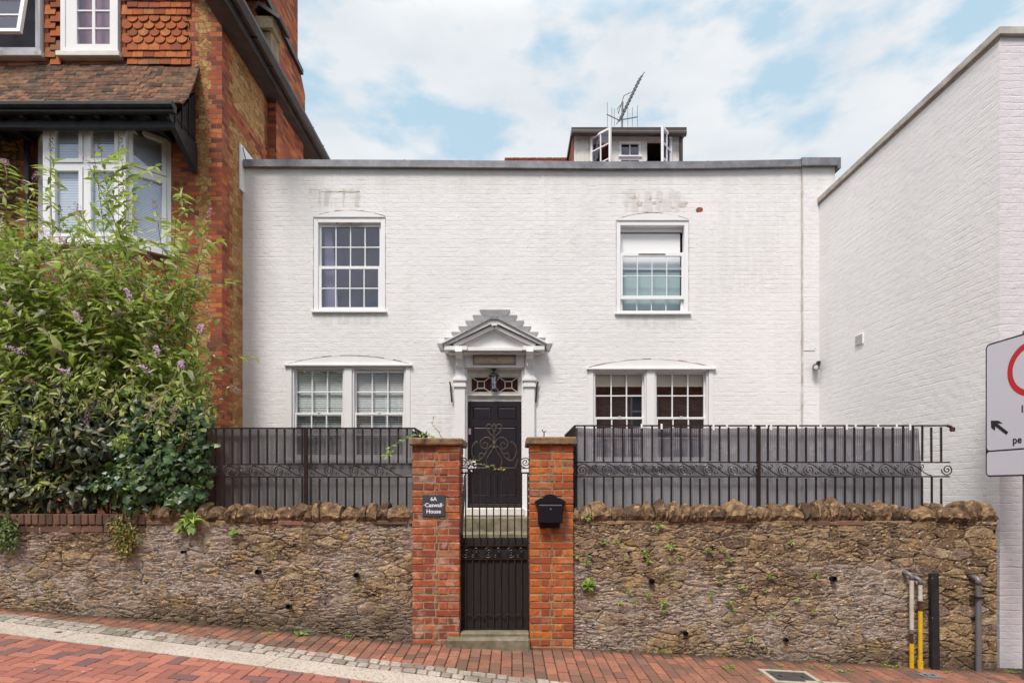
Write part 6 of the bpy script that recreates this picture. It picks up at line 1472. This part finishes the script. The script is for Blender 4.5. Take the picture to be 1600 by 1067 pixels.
tuft(300, 815, 22, 'large bright green fern just below the left coping', 46); tuft(285, 824, 13, 'low frond cluster beside the large fern under the left coping', 26); tuft(367, 833, 12, 'small bright fern right of the large one on the left wall', 24)
tuft(918, 913, 12, 'bright leafy tuft low beside the letterbox pillar', 30, wr=(.6, .9))
tuft(916, 807, 8, 'tuft on the bed joint right beside the letterbox pillar', 14)
small = [(942,846),(963,848),(977,872),(901,869),(920,869),(917,880),(1006,858),(1016,876),(1007,866),(1044,873),(1062,870),(1129,861),(1139,873),(1047,853),(968,940),(991,940),(1037,941),(1039,953),(1065,944),(1110,928),(1139,943),(1147,954),(1197,922),(1203,900),(1158,917),(1124,907),(983,924),(1012,929),(1173,998),(1208,961),(1236,846),(1269,955),(1275,898),(1246,937),(1027,822),(1107,860)]
for i, (px, py) in enumerate(small):
    big = i in (5, 9, 17, 18)
    tuft(px, py, U(4.5, 8.5), 'small yellow green fern tuft rooted in the right hand stone wall', int(U(8, 14)))
for px, py, r_ in ((1140,1043,9),(1148,1040,6),(1219,1038,6),(1295,1040,7),(1315,1047,8),(1330,1046,7),(1267,1041,6),(1185,1052,5),(1400,1040,8),(1478,1047,6),(1580,1046,9),(1356,1045,6),(170,973,6),(165,970,4),(240,990,5),(136,973,5)):
    tuft(px, py, r_, 'small green weed sprouting between the pavement bricks', 14, floor=True, grp='weeds in the pavement joints', wr=(.14, .26))
for px, py, r_ in ((423,986,5),(468,988,10),(545,993,8),(603,996,9),(612,994,7),(1386,1038,6)):
    tuft(px, py, r_, 'green weed at the foot of the stone wall', 20, floor=True, grp='weeds at the wall foot', wr=(.3, .6))
# fallen leaves and petals
M['litter'] = island_mat('litter', [(0, (.62, .60, .55)), (.6, (.40, .36, .22)), (1, (.22, .26, .10))], damt=.2)
for i, (px, py) in enumerate([(98,969),(220,972),(103,978),(298,980),(327,985),(291,987),(57,1032),(139,1037),(128,1040),(150,983),(612,1003),(642,1000),(540,996),(566,1000),(1070,1036),(601,1028),(35,965),(325,990)]):
    lv = Leaves(); Y = (EYE-g(0))*F/(py-760); X = PX(px, Y); Y = (EYE-g(X))*F/(py-760); X = PX(px, Y); L = .07 if i in (0,) else U(.018, .03)
    lv.add((X, Y, g(X)+.012), (G_(), G_(), .1), (0, 0, 1), L, L*.8, 'lance', .1)
    tag(part('fallen_leaf', lv.mb(), M['litter'], None, org=(X, Y, g(X)), recalc=False), 'small pale fallen leaf lying on the brick paving', 'leaf', 'fallen leaves on the paving')
# sprig over the left pier, dead sprig in the gate crest
def sprig(label, pts, nl, L, mat, name='climbing_sprig'):
    t = thing(name, label, 'plant', pts[0]); st = MB(); st.tube(pts, .004, 5, r2=.0015); part('stem', st, M['stem_green'], t, recalc=False); lv = Leaves()
    for k in range(nl):
        u = (k+.5)/nl*(len(pts)-1); i = int(u); p = Vector(pts[i]).lerp(Vector(pts[i+1]), u-i); lv.add(p, (G_(.7), -.3, G_(.6)+.1), (0, -1, .6), L*U(.6, 1.1), L*.5, 'lance', .2)
    part('leaves', lv.mb(), M[mat], t, recalc=False)
y = 5.62
sprig('yellow green climbing sprig lying along the left pillar cap', [P(679, 684, y), P(668, 680, y-.05), P(655, 679, y-.1), P(640, 682, y-.12), P(628, 690, y-.12), P(612, 696, y-.1), P(600, 710, y-.1), P(606, 713, y-.1), P(613, 706, y-.1)], 30, .045, 'fern_leaf')
sprig('thin twiggy sprig rising behind the left pillar cap', [P(690, 684, 6.1), P(684, 672, 6.1), P(675, 664, 6.1), P(678, 650, 6.1)], 6, .03, 'yel_leaf'); 
yG2 = 5.72
sprig('dry yellow leaved tendril wound through the gate crest', [P(722, 722, yG2), P(733, 719, yG2), P(745, 724, yG2), P(757, 727, yG2), P(766, 728, yG2), P(778, 733, yG2), P(786, 735, yG2)], 22, .035, 'yel_leaf')
M['petal'] = simple('white_petals', (.6, .62, .68), .6)
lv = Leaves()
for k in range(26): p = Vector(P(U(724, 743), U(719, 736), 5.70)); lv.add(p, (G_(), -.5, G_()), (0, -1, .3), .03, .02, 'q', .2)
tag(part('faded_flowers', lv.mb(), M['petal'], None, org=P(733, 728, 5.7), recalc=False), 'small bunch of faded white flowers tied to the gate top', 'flowers')
mb = MB(); mb.tube([P(850, 683, 5.9), P(850, 676, 5.9)], .006, 5); mb.tube([P(850, 676, 5.9), P(847.5, 673, 5.9), P(848, 671, 5.9)], .005, 5); mb.tube([P(850, 676, 5.9), P(853, 673, 5.9)], .005, 5)
tag(part('wire_hook', mb, M['iron'], None, org=P(850, 683, 5.9)), 'tiny forked wire standing on the right pillar cap', 'wire')

y = 5.50
sprig('pale green ivy tendril trailing down over the dark ivy', [P(246, 700, y), P(232, 722, y), P(222, 745, y), P(205, 758, y), P(196, 765, y)], 22, .035, 'fern_leaf')
sprig('upper pale green ivy tendril, left of the long one on the dark ivy', [P(214, 708, y), P(204, 716, y), P(192, 736, y), P(184, 744, y)], 14, .032, 'fern_leaf')
